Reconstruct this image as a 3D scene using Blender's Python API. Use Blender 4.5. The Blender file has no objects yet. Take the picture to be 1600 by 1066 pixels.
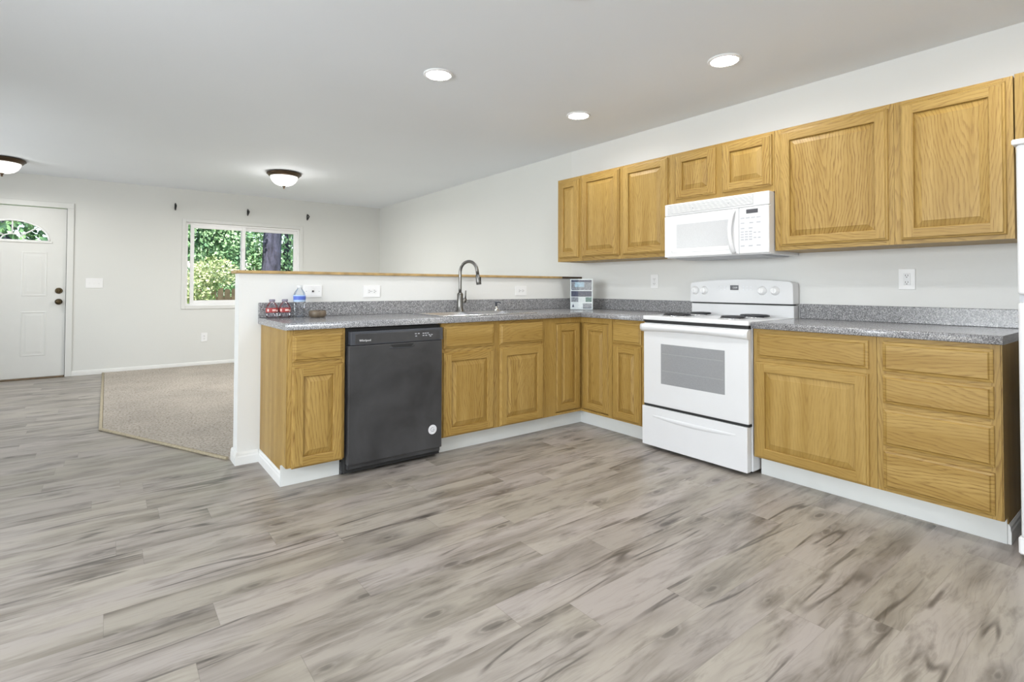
import bpy, bmesh, math, random
from mathutils import Vector, Matrix
R = math.radians
PI = math.pi
scene = bpy.context.scene
COL = scene.collection

# ------------------------------------------------------------------ camera
rt = Vector((0.79143584, -0.61124368, 0.00323672))
up = Vector((-0.01417136, -0.0130547, 0.99981436))
fw = Vector((0.61108795, 0.79133478, 0.01899411))
cam_d = bpy.data.cameras.new('camera')
cam = bpy.data.objects.new('camera', cam_d)
COL.objects.link(cam)
cam.matrix_world = Matrix(((rt.x, up.x, -fw.x, -3.6452), (rt.y, up.y, -fw.y, -3.6295),
                           (rt.z, up.z, -fw.z, 1.1109), (0, 0, 0, 1)))
cam_d.sensor_width = 36
cam_d.lens = 819.40 / 1600 * 36
cam_d.shift_y = (432.72 - 533) / 1600
cam_d.clip_start = 0.02
scene.camera = cam

# ------------------------------------------------------------------ exposure
vs = scene.view_settings
scene.display_settings.display_device = 'sRGB'
vs.view_transform = 'Standard'
vs.look = 'None'
vs.gamma = 1
vs.use_curve_mapping = False
vs.exposure = 0.24

# ------------------------------------------------------------------ sky and sun
world = bpy.data.worlds.new('sky')
scene.world = world
world.use_nodes = True
wn = world.node_tree
bg = wn.nodes['Background']
sky = wn.nodes.new('ShaderNodeTexSky')
sky.sky_type = 'NISHITA'
sky.sun_disc = False
sky.sun_elevation = R(50)
sky.sun_rotation = R(200)
wn.links.new(sky.outputs[0], bg.inputs[0])
bg.inputs[1].default_value = 0.30


def lamp(name, kind, loc, rot, energy, color=(1, 1, 1), **kw):
    d = bpy.data.lights.new(name, kind)
    d.energy = energy
    d.color = color
    for k, v in kw.items():
        setattr(d, k, v)
    o = bpy.data.objects.new(name, d)
    COL.objects.link(o)
    o.location = loc
    o.rotation_euler = rot
    return o


sun = lamp('sun', 'SUN', (0, -4, 12), (R(42), 0, R(-28)), 8.5, (1, 0.96, 0.88), angle=R(0.6))
# added area lamps outside the unseen openings, fill light in place of daylight
lamp('patio_fill', 'AREA', (-3.6, -6.98, 1.15), (R(90), 0, 0), 46, (0.93, 0.968, 1.0), shape='RECTANGLE', size=2.9, size_y=2.0)
lamp('side_fill', 'AREA', (-6.42, -2.4, 1.45), (R(90), 0, R(-90)), 165, (0.92, 0.965, 1.0), shape='RECTANGLE', size=2.4, size_y=1.2)
lamp('living_fill', 'AREA', (-6.42, 2.6, 1.45), (R(90), 0, R(-90)), 46, (0.92, 0.965, 1.0), shape='RECTANGLE', size=1.8, size_y=1.2)

# ------------------------------------------------------------------ node helpers


def nmat(name):
    m = bpy.data.materials.new(name)
    m.use_nodes = True
    nt = m.node_tree
    b = nt.nodes['Principled BSDF']
    return m, nt, b


def ramp(nt, stops, interp='LINEAR'):
    n = nt.nodes.new('ShaderNodeValToRGB')
    n.color_ramp.interpolation = interp
    e = n.color_ramp.elements
    while len(e) < len(stops):
        e.new(0.5)
    for el, (p, c) in zip(e, stops):
        el.position = p
        el.color = (*c, 1) if len(c) == 3 else c
    return n


def math_n(nt, op, a, b=None, c=None):
    n = nt.nodes.new('ShaderNodeMath')
    n.operation = op
    for i, v in enumerate((a, b, c)):
        if v is None:
            continue
        if isinstance(v, (int, float)):
            n.inputs[i].default_value = v
        else:
            nt.links.new(v, n.inputs[i])
    return n.outputs[0]


def noise(nt, vec, scale=5, detail=2, rough=0.5, dist=0.0):
    n = nt.nodes.new('ShaderNodeTexNoise')
    n.inputs['Scale'].default_value = scale
    n.inputs['Detail'].default_value = detail
    n.inputs['Roughness'].default_value = rough
    n.inputs['Distortion'].default_value = dist
    if vec is not None:
        nt.links.new(vec, n.inputs['Vector'])
    return n.outputs['Fac']


def mixc(nt, fac, a, b, mode='MIX'):
    n = nt.nodes.new('ShaderNodeMix')
    n.data_type = 'RGBA'
    n.blend_type = mode
    for sock, v in ((n.inputs[0], fac), (n.inputs[6], a), (n.inputs[7], b)):
        if isinstance(v, (int, float)):
            sock.default_value = v
        elif isinstance(v, tuple):
            sock.default_value = (*v, 1)
        else:
            nt.links.new(v, sock)
    return n.outputs[2]


def comb(nt, x, y, z):
    n = nt.nodes.new('ShaderNodeCombineXYZ')
    for i, v in enumerate((x, y, z)):
        if isinstance(v, (int, float)):
            n.inputs[i].default_value = v
        else:
            nt.links.new(v, n.inputs[i])
    return n.outputs[0]


def sep(nt, v):
    n = nt.nodes.new('ShaderNodeSeparateXYZ')
    nt.links.new(v, n.inputs[0])
    return n.outputs


def bump(nt, bsdf, h, strength=0.2, dist=0.01):
    n = nt.nodes.new('ShaderNodeBump')
    n.inputs['Strength'].default_value = strength
    n.inputs['Distance'].default_value = dist
    nt.links.new(h, n.inputs['Height'])
    nt.links.new(n.outputs[0], bsdf.inputs['Normal'])


def objc(nt):
    return nt.nodes.new('ShaderNodeTexCoord').outputs['Object']


def simple(name, color, rough=0.5, metal=0.0, spec=0.5, emit=None, estr=0.0, var=0.0, vscale=8.0, coat=0.0):
    """a plain finish with a faint procedural mottling"""
    m, nt, b = nmat(name)
    b.inputs['Roughness'].default_value = rough
    b.inputs['Metallic'].default_value = metal
    b.inputs['Specular IOR Level'].default_value = spec
    b.inputs['Coat Weight'].default_value = coat
    f = noise(nt, objc(nt), vscale, 3)
    dk = tuple(c * (1 - var) for c in color)
    lt = tuple(min(1, c * (1 + var)) for c in color)
    r = ramp(nt, [(0.3, dk), (0.7, lt)])
    nt.links.new(f, r.inputs[0])
    nt.links.new(r.outputs[0], b.inputs['Base Color'])
    if emit:
        b.inputs['Emission Color'].default_value = (*emit, 1)
        b.inputs['Emission Strength'].default_value = estr
    return m


def make_wall(name, color):
    m, nt, b = nmat(name)
    b.inputs['Roughness'].default_value = 0.75
    b.inputs['Specular IOR Level'].default_value = 0.25
    c = objc(nt)
    f = noise(nt, c, 90, 3)
    g = noise(nt, c, 1.3, 2)
    r = ramp(nt, [(0.3, tuple(x * 0.985 for x in color)), (0.7, color)])
    nt.links.new(g, r.inputs[0])
    nt.links.new(r.outputs[0], b.inputs['Base Color'])
    bump(nt, b, f, 0.10, 0.004)
    return m


def make_oak(name, horizontal):
    """honey oak: cathedral figure along the board plus fine pores"""
    m, nt, b = nmat(name)
    b.inputs['Roughness'].default_value = 0.46
    b.inputs['Specular IOR Level'].default_value = 0.38
    s = sep(nt, objc(nt))
    rnd = nt.nodes.new('ShaderNodeObjectInfo').outputs['Random']
    uu = math_n(nt, 'ADD', s[0], s[1])
    if horizontal:
        across, along = s[2], uu
    else:
        across, along = uu, s[2]
    off = math_n(nt, 'MULTIPLY_ADD', rnd, 37.0, 3.0)
    # slow wander of the figure
    wv = comb(nt, math_n(nt, 'MULTIPLY', across, 3.0), off, math_n(nt, 'MULTIPLY', along, 1.6))
    w = noise(nt, wv, 1.7, 2, 0.5)
    ctr = math_n(nt, 'MULTIPLY_ADD', math_n(nt, 'SUBTRACT', w, 0.5), 0.10, math_n(nt, 'MULTIPLY', math_n(nt, 'SUBTRACT', rnd, 0.5), 0.16))
    d = math_n(nt, 'SUBTRACT', across, ctr)
    d2 = math_n(nt, 'SQRT', math_n(nt, 'ADD', math_n(nt, 'MULTIPLY', d, d), 0.00012))
    f = math_n(nt, 'SUBTRACT', math_n(nt, 'MULTIPLY', d2, 62.0), math_n(nt, 'MULTIPLY', along, 7.5))
    wob = noise(nt, comb(nt, math_n(nt, 'MULTIPLY', across, 60.0), off, math_n(nt, 'MULTIPLY', along, 7.0)), 1.0, 2)
    f = math_n(nt, 'ADD', math_n(nt, 'ADD', f, math_n(nt, 'MULTIPLY', wob, 0.9)), math_n(nt, 'MULTIPLY', rnd, 9.0))
    fr = math_n(nt, 'FRACT', f)
    rings = ramp(nt, [(0.0, (1, 1, 1)), (0.10, (0.85, 0.85, 0.85)), (0.40, (0.15, 0.15, 0.15)), (0.85, (0, 0, 0)), (1.0, (1, 1, 1))])
    nt.links.new(fr, rings.inputs[0])
    pores = noise(nt, comb(nt, math_n(nt, 'MULTIPLY', across, 330.0), off, math_n(nt, 'MULTIPLY', along, 13.0)), 1.0, 3, 0.6)
    pr = ramp(nt, [(0.42, (0, 0, 0)), (0.66, (1, 1, 1))])
    nt.links.new(pores, pr.inputs[0])
    tone = noise(nt, comb(nt, math_n(nt, 'MULTIPLY', across, 14.0), off, math_n(nt, 'MULTIPLY', along, 0.9)), 1.0, 3)
    base = ramp(nt, [(0.32, (0.350, 0.214, 0.050)), (0.68, (0.462, 0.305, 0.092))])
    nt.links.new(tone, base.inputs[0])
    # the figure is strong on some boards and faint on others
    fig = math_n(nt, 'MULTIPLY_ADD', math_n(nt, 'FRACT', math_n(nt, 'MULTIPLY', rnd, 7.31)), 0.70, 0.35)
    g1 = math_n(nt, 'MULTIPLY', math_n(nt, 'MULTIPLY', rings.outputs[0], pr.outputs[0]), 0.55)
    g2 = math_n(nt, 'MULTIPLY_ADD', rings.outputs[0], 0.30, 0.0)
    gg = math_n(nt, 'MULTIPLY_ADD', math_n(nt, 'ADD', g1, g2), fig, math_n(nt, 'MULTIPLY', pr.outputs[0], 0.17))
    c = mixc(nt, math_n(nt, 'MINIMUM', gg, 0.9), base.outputs[0], (0.160, 0.074, 0.012))
    nt.links.new(c, b.inputs['Base Color'])
    bump(nt, b, pr.outputs[0], 0.06, 0.001)
    return m


def make_floor():
    """grey rustic plank vinyl: boards run along x"""
    m, nt, b = nmat('grey_plank_vinyl')
    c = objc(nt)
    s = sep(nt, c)
    RH, PL = 0.152, 1.22

    def white(v):
        n = nt.nodes.new('ShaderNodeTexWhiteNoise')
        n.noise_dimensions = '2D'
        nt.links.new(v, n.inputs['Vector'])
        return n.outputs['Value']
    yr = math_n(nt, 'DIVIDE', s[1], RH)
    row = math_n(nt, 'FLOOR', yr)
    xo = math_n(nt, 'ADD', math_n(nt, 'DIVIDE', s[0], PL), math_n(nt, 'MULTIPLY', white(comb(nt, row, 3.3, 0.0)), 1.0))
    colm = math_n(nt, 'FLOOR', xo)
    pid = white(comb(nt, row, colm, 0.0))
    ey = math_n(nt, 'MULTIPLY', math_n(nt, 'MINIMUM', math_n(nt, 'FRACT', yr), math_n(nt, 'SUBTRACT', 1.0, math_n(nt, 'FRACT', yr))), RH)
    ex = math_n(nt, 'MULTIPLY', math_n(nt, 'MINIMUM', math_n(nt, 'FRACT', xo), math_n(nt, 'SUBTRACT', 1.0, math_n(nt, 'FRACT', xo))), PL)
    mortar = math_n(nt, 'MAXIMUM', math_n(nt, 'MULTIPLY', math_n(nt, 'LESS_THAN', ey, 0.0010), 0.6), math_n(nt, 'LESS_THAN', ex, 0.0010))
    oy = math_n(nt, 'MULTIPLY_ADD', pid, 53.0, 1.0)

    def P(ax, ay, extra=0.0):
        return comb(nt, math_n(nt, 'MULTIPLY_ADD', s[0], ax, extra), math_n(nt, 'MULTIPLY', s[1], ay), oy)
    # big cloudy darker washes, stretched along the board
    wash = noise(nt, P(1.35, 7.5), 1.0, 4, 0.60, 0.2)
    wr = ramp(nt, [(0.45, (0, 0, 0)), (0.70, (1, 1, 1))])
    nt.links.new(wash, wr.inputs[0])
    # knots and dark smudges
    smudge = noise(nt, P(4.2, 18.0, 7.3), 1.0, 5, 0.60, 0.2)
    sr = ramp(nt, [(0.54, (0, 0, 0)), (0.70, (1, 1, 1))])
    nt.links.new(smudge, sr.inputs[0])
    # long grain lines
    warp = noise(nt, P(3.0, 6.0, 2.1), 1.0, 2)
    gl = noise(nt, comb(nt, math_n(nt, 'MULTIPLY', s[0], 5.0), math_n(nt, 'MULTIPLY_ADD', s[1], 85.0, math_n(nt, 'MULTIPLY', warp, 8.0)), oy), 1.0, 4, 0.62)
    gr = ramp(nt, [(0.50, (0, 0, 0)), (0.72, (1, 1, 1))])
    nt.links.new(gl, gr.inputs[0])
    # cracks: ridge of a warped noise
    cr = noise(nt, P(0.42, 5.0, 4.4), 1.0, 3, 0.42, 0.0)
    ridge = math_n(nt, 'ABSOLUTE', math_n(nt, 'SUBTRACT', cr, 0.5))
    rr = ramp(nt, [(0.0, (1, 1, 1)), (0.005, (0.8, 0.8, 0.8)), (0.011, (0, 0, 0))])
    nt.links.new(ridge, rr.inputs[0])
    crack_on = ramp(nt, [(0.47, (0, 0, 0)), (0.56, (1, 1, 1))])
    nt.links.new(noise(nt, P(2.3, 3.0, 9.9), 1.0, 2), crack_on.inputs[0])
    crack = math_n(nt, 'MULTIPLY', rr.outputs[0], crack_on.outputs[0])
    # knots: rings round scattered cells
    vo = nt.nodes.new('ShaderNodeTexVoronoi')
    vo.inputs['Scale'].default_value = 1.0
    vo.voronoi_dimensions = '2D'
    nt.links.new(comb(nt, math_n(nt, 'ADD', math_n(nt, 'MULTIPLY', s[0], 2.3), math_n(nt, 'MULTIPLY', oy, 7.7)), math_n(nt, 'MULTIPLY', s[1], 6.0), 0.0), vo.inputs['Vector'])
    kd = math_n(nt, 'ADD', vo.outputs['Distance'], math_n(nt, 'MULTIPLY', math_n(nt, 'SUBTRACT', smudge, 0.5), 0.34))
    kn = ramp(nt, [(0.0, (1, 1, 1)), (0.05, (0.85, 0.85, 0.85)), (0.085, (0.30, 0.30, 0.30)), (0.12, (0.55, 0.55, 0.55)), (0.25, (0, 0, 0))])
    nt.links.new(kd, kn.inputs[0])
    pick = math_n(nt, 'GREATER_THAN', sep(nt, vo.outputs['Color'])[0], 0.50)
    knot = math_n(nt, 'MULTIPLY', kn.outputs[0], pick)
    tone = ramp(nt, [(0.0, (0.336, 0.308, 0.272)), (0.5, (0.362, 0.333, 0.296)), (1.0, (0.390, 0.358, 0.322))])
    nt.links.new(pid, tone.inputs[0])
    warmth = ramp(nt, [(0.40, (1.0, 0.985, 0.94)), (0.60, (0.99, 0.965, 0.985))])
    nt.links.new(noise(nt, P(1.0, 3.0, 5.5), 1.0, 2), warmth.inputs[0])
    col = mixc(nt, 1.0, tone.outputs[0], warmth.outputs[0], 'MULTIPLY')
    col = mixc(nt, math_n(nt, 'MULTIPLY', wr.outputs[0], 0.74), col, (0.150, 0.128, 0.102))
    col = mixc(nt, math_n(nt, 'MULTIPLY', gr.outputs[0], math_n(nt, 'MULTIPLY_ADD', wr.outputs[0], 0.55, 0.16)), col, (0.085, 0.073, 0.062))
    col = mixc(nt, math_n(nt, 'MULTIPLY', sr.outputs[0], 0.55), col, (0.088, 0.074, 0.058))
    halo = ramp(nt, [(0.0, (1, 1, 1)), (0.02, (1, 1, 1)), (0.09, (0, 0, 0))])
    nt.links.new(ridge, halo.inputs[0])
    col = mixc(nt, math_n(nt, 'MULTIPLY', math_n(nt, 'MULTIPLY', halo.outputs[0], crack_on.outputs[0]), math_n(nt, 'MULTIPLY_ADD', gr.outputs[0], 0.32, 0.03)), col, (0.12, 0.102, 0.082))
    col = mixc(nt, math_n(nt, 'MULTIPLY', knot, 0.72), col, (0.065, 0.055, 0.045))
    col = mixc(nt, math_n(nt, 'MULTIPLY', crack, 0.7), col, (0.04, 0.033, 0.028))
    col = mixc(nt, math_n(nt, 'MULTIPLY', mortar, 0.35), col, (0.11, 0.097, 0.083))
    nt.links.new(col, b.inputs['Base Color'])
    b.inputs['Roughness'].default_value = 0.34
    b.inputs['Specular IOR Level'].default_value = 0.42
    bump(nt, b, gl, 0.08, 0.002)
    return m


def make_laminate():
    m, nt, b = nmat('speckled_grey_laminate')
    c = objc(nt)
    f1 = noise(nt, c, 215, 2, 0.6)
    f2 = noise(nt, c, 95, 3, 0.7)
    r = ramp(nt, [(0.36, (0.030, 0.028, 0.026)), (0.45, (0.175, 0.175, 0.185)), (0.55, (0.265, 0.265, 0.28)), (0.64, (0.60, 0.59, 0.58))])
    nt.links.new(f1, r.inputs[0])
    r2 = ramp(nt, [(0.35, (0.14, 0.14, 0.145)), (0.62, (0.42, 0.42, 0.43))])
    nt.links.new(f2, r2.inputs[0])
    nt.links.new(mixc(nt, 0.28, r.outputs[0], r2.outputs[0]), b.inputs['Base Color'])
    b.inputs['Roughness'].default_value = 0.22
    b.inputs['Specular IOR Level'].default_value = 0.6
    return m


def make_carpet():
    m, nt, b = nmat('beige_cut_pile')
    c = objc(nt)
    f = noise(nt, c, 62, 4, 0.75)
    g = noise(nt, c, 2.2, 3)
    r = ramp(nt, [(0.34, (0.20, 0.165, 0.125)), (0.45, (0.465, 0.415, 0.355)), (0.62, (0.60, 0.55, 0.49))])
    nt.links.new(f, r.inputs[0])
    r2 = ramp(nt, [(0.35, (0.86, 0.86, 0.86)), (0.65, (1, 1, 1))])
    nt.links.new(g, r2.inputs[0])
    nt.links.new(mixc(nt, 1.0, r.outputs[0], r2.outputs[0], 'MULTIPLY'), b.inputs['Base Color'])
    b.inputs['Roughness'].default_value = 0.95
    b.inputs['Specular IOR Level'].default_value = 0.1
    bump(nt, b, f, 0.9, 0.01)
    return m


def make_glass(name='window_glass', tint=(1, 1, 1)):
    m, nt, b = nmat(name)
    out = nt.nodes['Material Output']
    tr = nt.nodes.new('ShaderNodeBsdfTransparent')
    tr.inputs[0].default_value = (*tint, 1)
    gl = nt.nodes.new('ShaderNodeBsdfGlossy')
    gl.inputs['Roughness'].default_value = 0.02
    fr = nt.nodes.new('ShaderNodeFresnel')
    fr.inputs[0].default_value = 1.35
    mx = nt.nodes.new('ShaderNodeMixShader')
    nt.links.new(math_n(nt, 'MULTIPLY', fr.outputs[0], 0.8), mx.inputs[0])
    nt.links.new(tr.outputs[0], mx.inputs[1])
    nt.links.new(gl.outputs[0], mx.inputs[2])
    nt.links.new(mx.outputs[0], out.inputs[0])
    nt.nodes.remove(b)
    return m


def make_leaf(name, dark, light):
    m, nt, b = nmat(name)
    f = noise(nt, objc(nt), 3.0, 4)
    r = ramp(nt, [(0.35, dark), (0.65, light)])
    nt.links.new(f, r.inputs[0])
    nt.links.new(r.outputs[0], b.inputs['Base Color'])
    b.inputs['Roughness'].default_value = 0.5
    b.inputs['Transmission Weight'].default_value = 0.0
    b.inputs['Subsurface Weight'].default_value = 0.0
    return m


def make_bark():
    m, nt, b = nmat('fir_bark')
    s = sep(nt, objc(nt))
    v = comb(nt, math_n(nt, 'MULTIPLY', s[0], 11), math_n(nt, 'MULTIPLY', s[1], 11), math_n(nt, 'MULTIPLY', s[2], 2.6))
    f = noise(nt, v, 1.0, 5, 0.7, 0.4)
    r = ramp(nt, [(0.35, (0.018, 0.018, 0.032)), (0.65, (0.095, 0.095, 0.145))])
    nt.links.new(f, r.inputs[0])
    nt.links.new(r.outputs[0], b.inputs['Base Color'])
    b.inputs['Roughness'].default_value = 0.9
    bump(nt, b, f, 1.0, 0.05)
    return m


def make_dishwasher_black():
    m, nt, b = nmat('black_enamel')
    f = noise(nt, objc(nt), 3.2, 4, 0.6, 0.4)
    r = ramp(nt, [(0.35, (0.030, 0.030, 0.032)), (0.7, (0.060, 0.060, 0.063))])
    nt.links.new(f, r.inputs[0])
    nt.links.new(r.outputs[0], b.inputs['Base Color'])
    r2 = ramp(nt, [(0.35, (0.30, 0.30, 0.30)), (0.7, (0.48, 0.48, 0.48))])
    nt.links.new(f, r2.inputs[0])
    nt.links.new(r2.outputs[0], b.inputs['Roughness'])
    b.inputs['Specular IOR Level'].default_value = 0.5
    return m


M = {}
M['wall'] = make_wall('wall_paint', (0.765, 0.768, 0.750))
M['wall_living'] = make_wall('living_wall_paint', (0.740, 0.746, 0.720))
M['ceiling'] = make_wall('ceiling_paint', (0.87, 0.905, 0.945))
M['trim'] = simple('white_trim_paint', (0.80, 0.80, 0.78), 0.4, var=0.015)
M['door_paint'] = simple('door_paint', (0.735, 0.74, 0.718), 0.45, var=0.01)
M['toe'] = simple('white_toe_board', (0.74, 0.755, 0.735), 0.5, var=0.02)
M['oak_v'] = make_oak('honey_oak_upright', False)
M['oak_h'] = make_oak('honey_oak_lengthwise', True)
M['oak_in'] = simple('cabinet_inside', (0.42, 0.27, 0.11), 0.6, var=0.08)
M['laminate'] = make_laminate()
M['floor'] = make_floor()
M['carpet'] = make_carpet()
M['binding'] = simple('carpet_binding', (0.45, 0.385, 0.27), 0.9, var=0.15, vscale=60)
M['white'] = simple('white_enamel', (0.75, 0.755, 0.765), 0.22, var=0.01, spec=0.5)
M['white_soft'] = simple('white_plastic', (0.86, 0.86, 0.86), 0.4, var=0.01)
M['vinyl'] = simple('white_vinyl_frame', (0.92, 0.92, 0.92), 0.35, var=0.01)
M['black'] = make_dishwasher_black()
M['black_gloss'] = simple('black_control_plastic', (0.070, 0.075, 0.088), 0.22, var=0.05)
M['dark'] = simple('dark_gap', (0.02, 0.02, 0.02), 0.7, var=0.1)
M['coil'] = simple('coil_burner_black', (0.018, 0.018, 0.022), 0.35, var=0.1)
M['chrome'] = simple('chrome', (0.80, 0.80, 0.80), 0.12, 1.0, var=0.03)
M['steel'] = simple('sink_steel', (0.66, 0.66, 0.665), 0.26, 1.0, var=0.05)
M['nickel'] = simple('brushed_nickel', (0.20, 0.195, 0.185), 0.28, 1.0, var=0.06)
M['bronze'] = simple('oil_rubbed_bronze', (0.090, 0.060, 0.036), 0.35, 0.8, var=0.15)
M['knob_bronze'] = simple('antique_bronze', (0.075, 0.055, 0.03), 0.28, 0.9, var=0.15)
M['iron'] = simple('black_iron', (0.02, 0.02, 0.02), 0.5, 0.3, var=0.1)
M['glass'] = make_glass()
M['oven_glass'] = simple('grey_oven_glass', (0.31, 0.315, 0.325), 0.16, var=0.05, vscale=160)
M['rack_grey'] = simple('faint_rack_grey', (0.35, 0.355, 0.365), 0.3)
M['micro_glass'] = simple('pale_grey_door_screen', (0.57, 0.575, 0.585), 0.2, var=0.04, vscale=200)
M['gray_metal'] = simple('grey_underside_metal', (0.42, 0.43, 0.45), 0.4, var=0.05)
M['display'] = simple('grey_display', (0.10, 0.10, 0.11), 0.2, var=0.05)
M['print_grey'] = simple('grey_print', (0.48, 0.49, 0.52), 0.5, var=0.05)
M['print_light'] = simple('light_print', (0.75, 0.76, 0.78), 0.5)
M['slot'] = simple('outlet_slot', (0.06, 0.055, 0.05), 0.6)
M['cap_wood'] = simple('fir_cap_wood', (0.46, 0.31, 0.13), 0.5, var=0.22, vscale=14)
M['cap_dark'] = simple('dark_brown_wood', (0.06, 0.032, 0.014), 0.5, var=0.2)
M['lens'] = simple('lit_lens', (1, 1, 1), 0.5, emit=(1.0, 0.98, 0.94), estr=30.0)
M['bowl_glass'] = simple('lit_alabaster_glass', (0.9, 0.9, 0.88), 0.4, emit=(1.0, 0.98, 0.92), estr=1.15)
M['bark'] = make_bark()
M['leaf_dark'] = make_leaf('fir_needles', (0.05, 0.13, 0.06), (0.22, 0.40, 0.17))
M['leaf_mid'] = make_leaf('maple_leaves', (0.05, 0.16, 0.06), (0.42, 0.64, 0.33))
M['leaf_light'] = make_leaf('pale_shrub_leaves', (0.24, 0.36, 0.10), (0.66, 0.70, 0.42))
M['picket'] = simple('cedar_picket', (0.42, 0.27, 0.16), 0.8, var=0.25, vscale=6)
M['lawn'] = simple('lawn_grass', (0.12, 0.20, 0.06), 0.9, var=0.4, vscale=5)
M['cola'] = make_glass('clear_bottle_plastic', (0.965, 0.955, 0.98))
M['pet'] = make_glass('clear_water_bottle_plastic', (0.93, 0.95, 0.97))
M['red_label'] = simple('red_label', (0.36, 0.035, 0.035), 0.5, var=0.1)
M['dark_label'] = simple('dark_label', (0.07, 0.015, 0.02), 0.5)
M['pink'] = simple('pink_label_print', (0.80, 0.56, 0.53), 0.5)
M['blue_label'] = simple('blue_label', (0.10, 0.17, 0.60), 0.5, var=0.1)
M['pale_blue'] = simple('pale_blue_label', (0.45, 0.60, 0.82), 0.5)
M['bottle_cap'] = simple('grey_bottle_cap', (0.22, 0.20, 0.26), 0.4)
M['bottle_cap_white'] = simple('white_bottle_cap', (0.72, 0.74, 0.75), 0.4)
M['bowl_wood'] = simple('stoneware_brown', (0.15, 0.115, 0.08), 0.45, var=0.4, vscale=25)
M['paper'] = simple('white_paper', (0.82, 0.82, 0.84), 0.5)
M['ink_navy'] = simple('navy_ink', (0.06, 0.065, 0.12), 0.5, var=0.3, vscale=60)
M['ink_blue'] = simple('sky_ink', (0.42, 0.55, 0.66), 0.5, var=0.3, vscale=50)
M['ink_grey'] = simple('grey_ink', (0.28, 0.28, 0.32), 0.5, var=0.4, vscale=80)
M['ink_green'] = simple('green_ink', (0.12, 0.22, 0.20), 0.5, var=0.4, vscale=80)
M['acrylic'] = make_glass('clear_acrylic', (0.95, 0.97, 0.97))
M['threshold'] = simple('brown_threshold', (0.15, 0.10, 0.055), 0.5, var=0.3, vscale=20)

# ------------------------------------------------------------------ mesh helpers


def new_bm():
    return bmesh.new()


def box(bm, x0, x1, y0, y1, z0, z1, bev=0.0, mi=0, seg=1):
    if x0 > x1: x0, x1 = x1, x0
    if y0 > y1: y0, y1 = y1, y0
    if z0 > z1: z0, z1 = z1, z0
    b2 = bmesh.new()
    vs_ = [b2.verts.new((x, y, z)) for x in (x0, x1) for y in (y0, y1) for z in (z0, z1)]
    for f in ((0, 1, 3, 2), (4, 6, 7, 5), (0, 4, 5, 1), (2, 3, 7, 6), (0, 2, 6, 4), (1, 5, 7, 3)):
        b2.faces.new([vs_[i] for i in f])
    bmesh.ops.recalc_face_normals(b2, faces=b2.faces)
    if bev > 0:
        bmesh.ops.bevel(b2, geom=list(b2.edges), offset=bev, segments=seg, profile=0.5, affect='EDGES')
    for f in b2.faces:
        f.material_index = mi
        f.smooth = False
    merge(bm, b2)


def merge(bm, b2):
    me = bpy.data.meshes.new('tmp')
    b2.to_mesh(me)
    b2.free()
    bm.from_mesh(me)
    bpy.data.meshes.remove(me)


def lathe(bm, prof, seg=32, c=(0, 0, 0), mi=0, axis='Z', smooth=True):
    """prof: (r, h) points; revolves about an axis through c"""
    b2 = bmesh.new()
    rings = []
    for r, h in prof:
        ring = []
        for k in range(seg):
            a = 2 * PI * k / seg
            p = (r * math.cos(a), r * math.sin(a), h)
            if axis == 'Y':
                p = (p[0], -p[2], p[1])
            elif axis == 'X':
                p = (-p[2], p[1], p[0])
            ring.append(b2.verts.new((p[0] + c[0], p[1] + c[1], p[2] + c[2])))
        rings.append(ring)
    for a, b in zip(rings, rings[1:]):
        for k in range(seg):
            b2.faces.new((a[k], a[(k + 1) % seg], b[(k + 1) % seg], b[k]))
    b2.faces.new(rings[0][::-1])
    b2.faces.new(rings[-1])
    bmesh.ops.remove_doubles(b2, verts=b2.verts, dist=1e-6)
    bmesh.ops.recalc_face_normals(b2, faces=b2.faces)
    for f in b2.faces:
        f.material_index = mi
        f.smooth = smooth and len(f.verts) <= 4
    merge(bm, b2)


def tube(bm, pts, rad, seg=12, mi=0, caps=True):
    """round tube along points; rad is a number or one per point"""
    b2 = bmesh.new()
    pts = [Vector(p) for p in pts]
    n = len(pts)
    rads = rad if isinstance(rad, (list, tuple)) else [rad] * n
    rings = []
    nrm = None
    for i, p in enumerate(pts):
        t = (pts[min(i + 1, n - 1)] - pts[max(i - 1, 0)]).normalized()
        if nrm is None:
            a = Vector((0, 0, 1)) if abs(t.z) < 0.9 else Vector((1, 0, 0))
            nrm = t.cross(a).normalized()
        nrm = (nrm - t * nrm.dot(t)).normalized()
        bn = t.cross(nrm)
        rings.append([b2.verts.new(p + (nrm * math.cos(2 * PI * k / seg) + bn * math.sin(2 * PI * k / seg)) * rads[i]) for k in range(seg)])
    for a, b in zip(rings, rings[1:]):
        for k in range(seg):
            b2.faces.new((a[k], a[(k + 1) % seg], b[(k + 1) % seg], b[k]))
    if caps:
        b2.faces.new(rings[0][::-1])
        b2.faces.new(rings[-1])
    bmesh.ops.recalc_face_normals(b2, faces=b2.faces)
    for f in b2.faces:
        f.material_index = mi
        f.smooth = len(f.verts) == 4
    merge(bm, b2)


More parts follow.
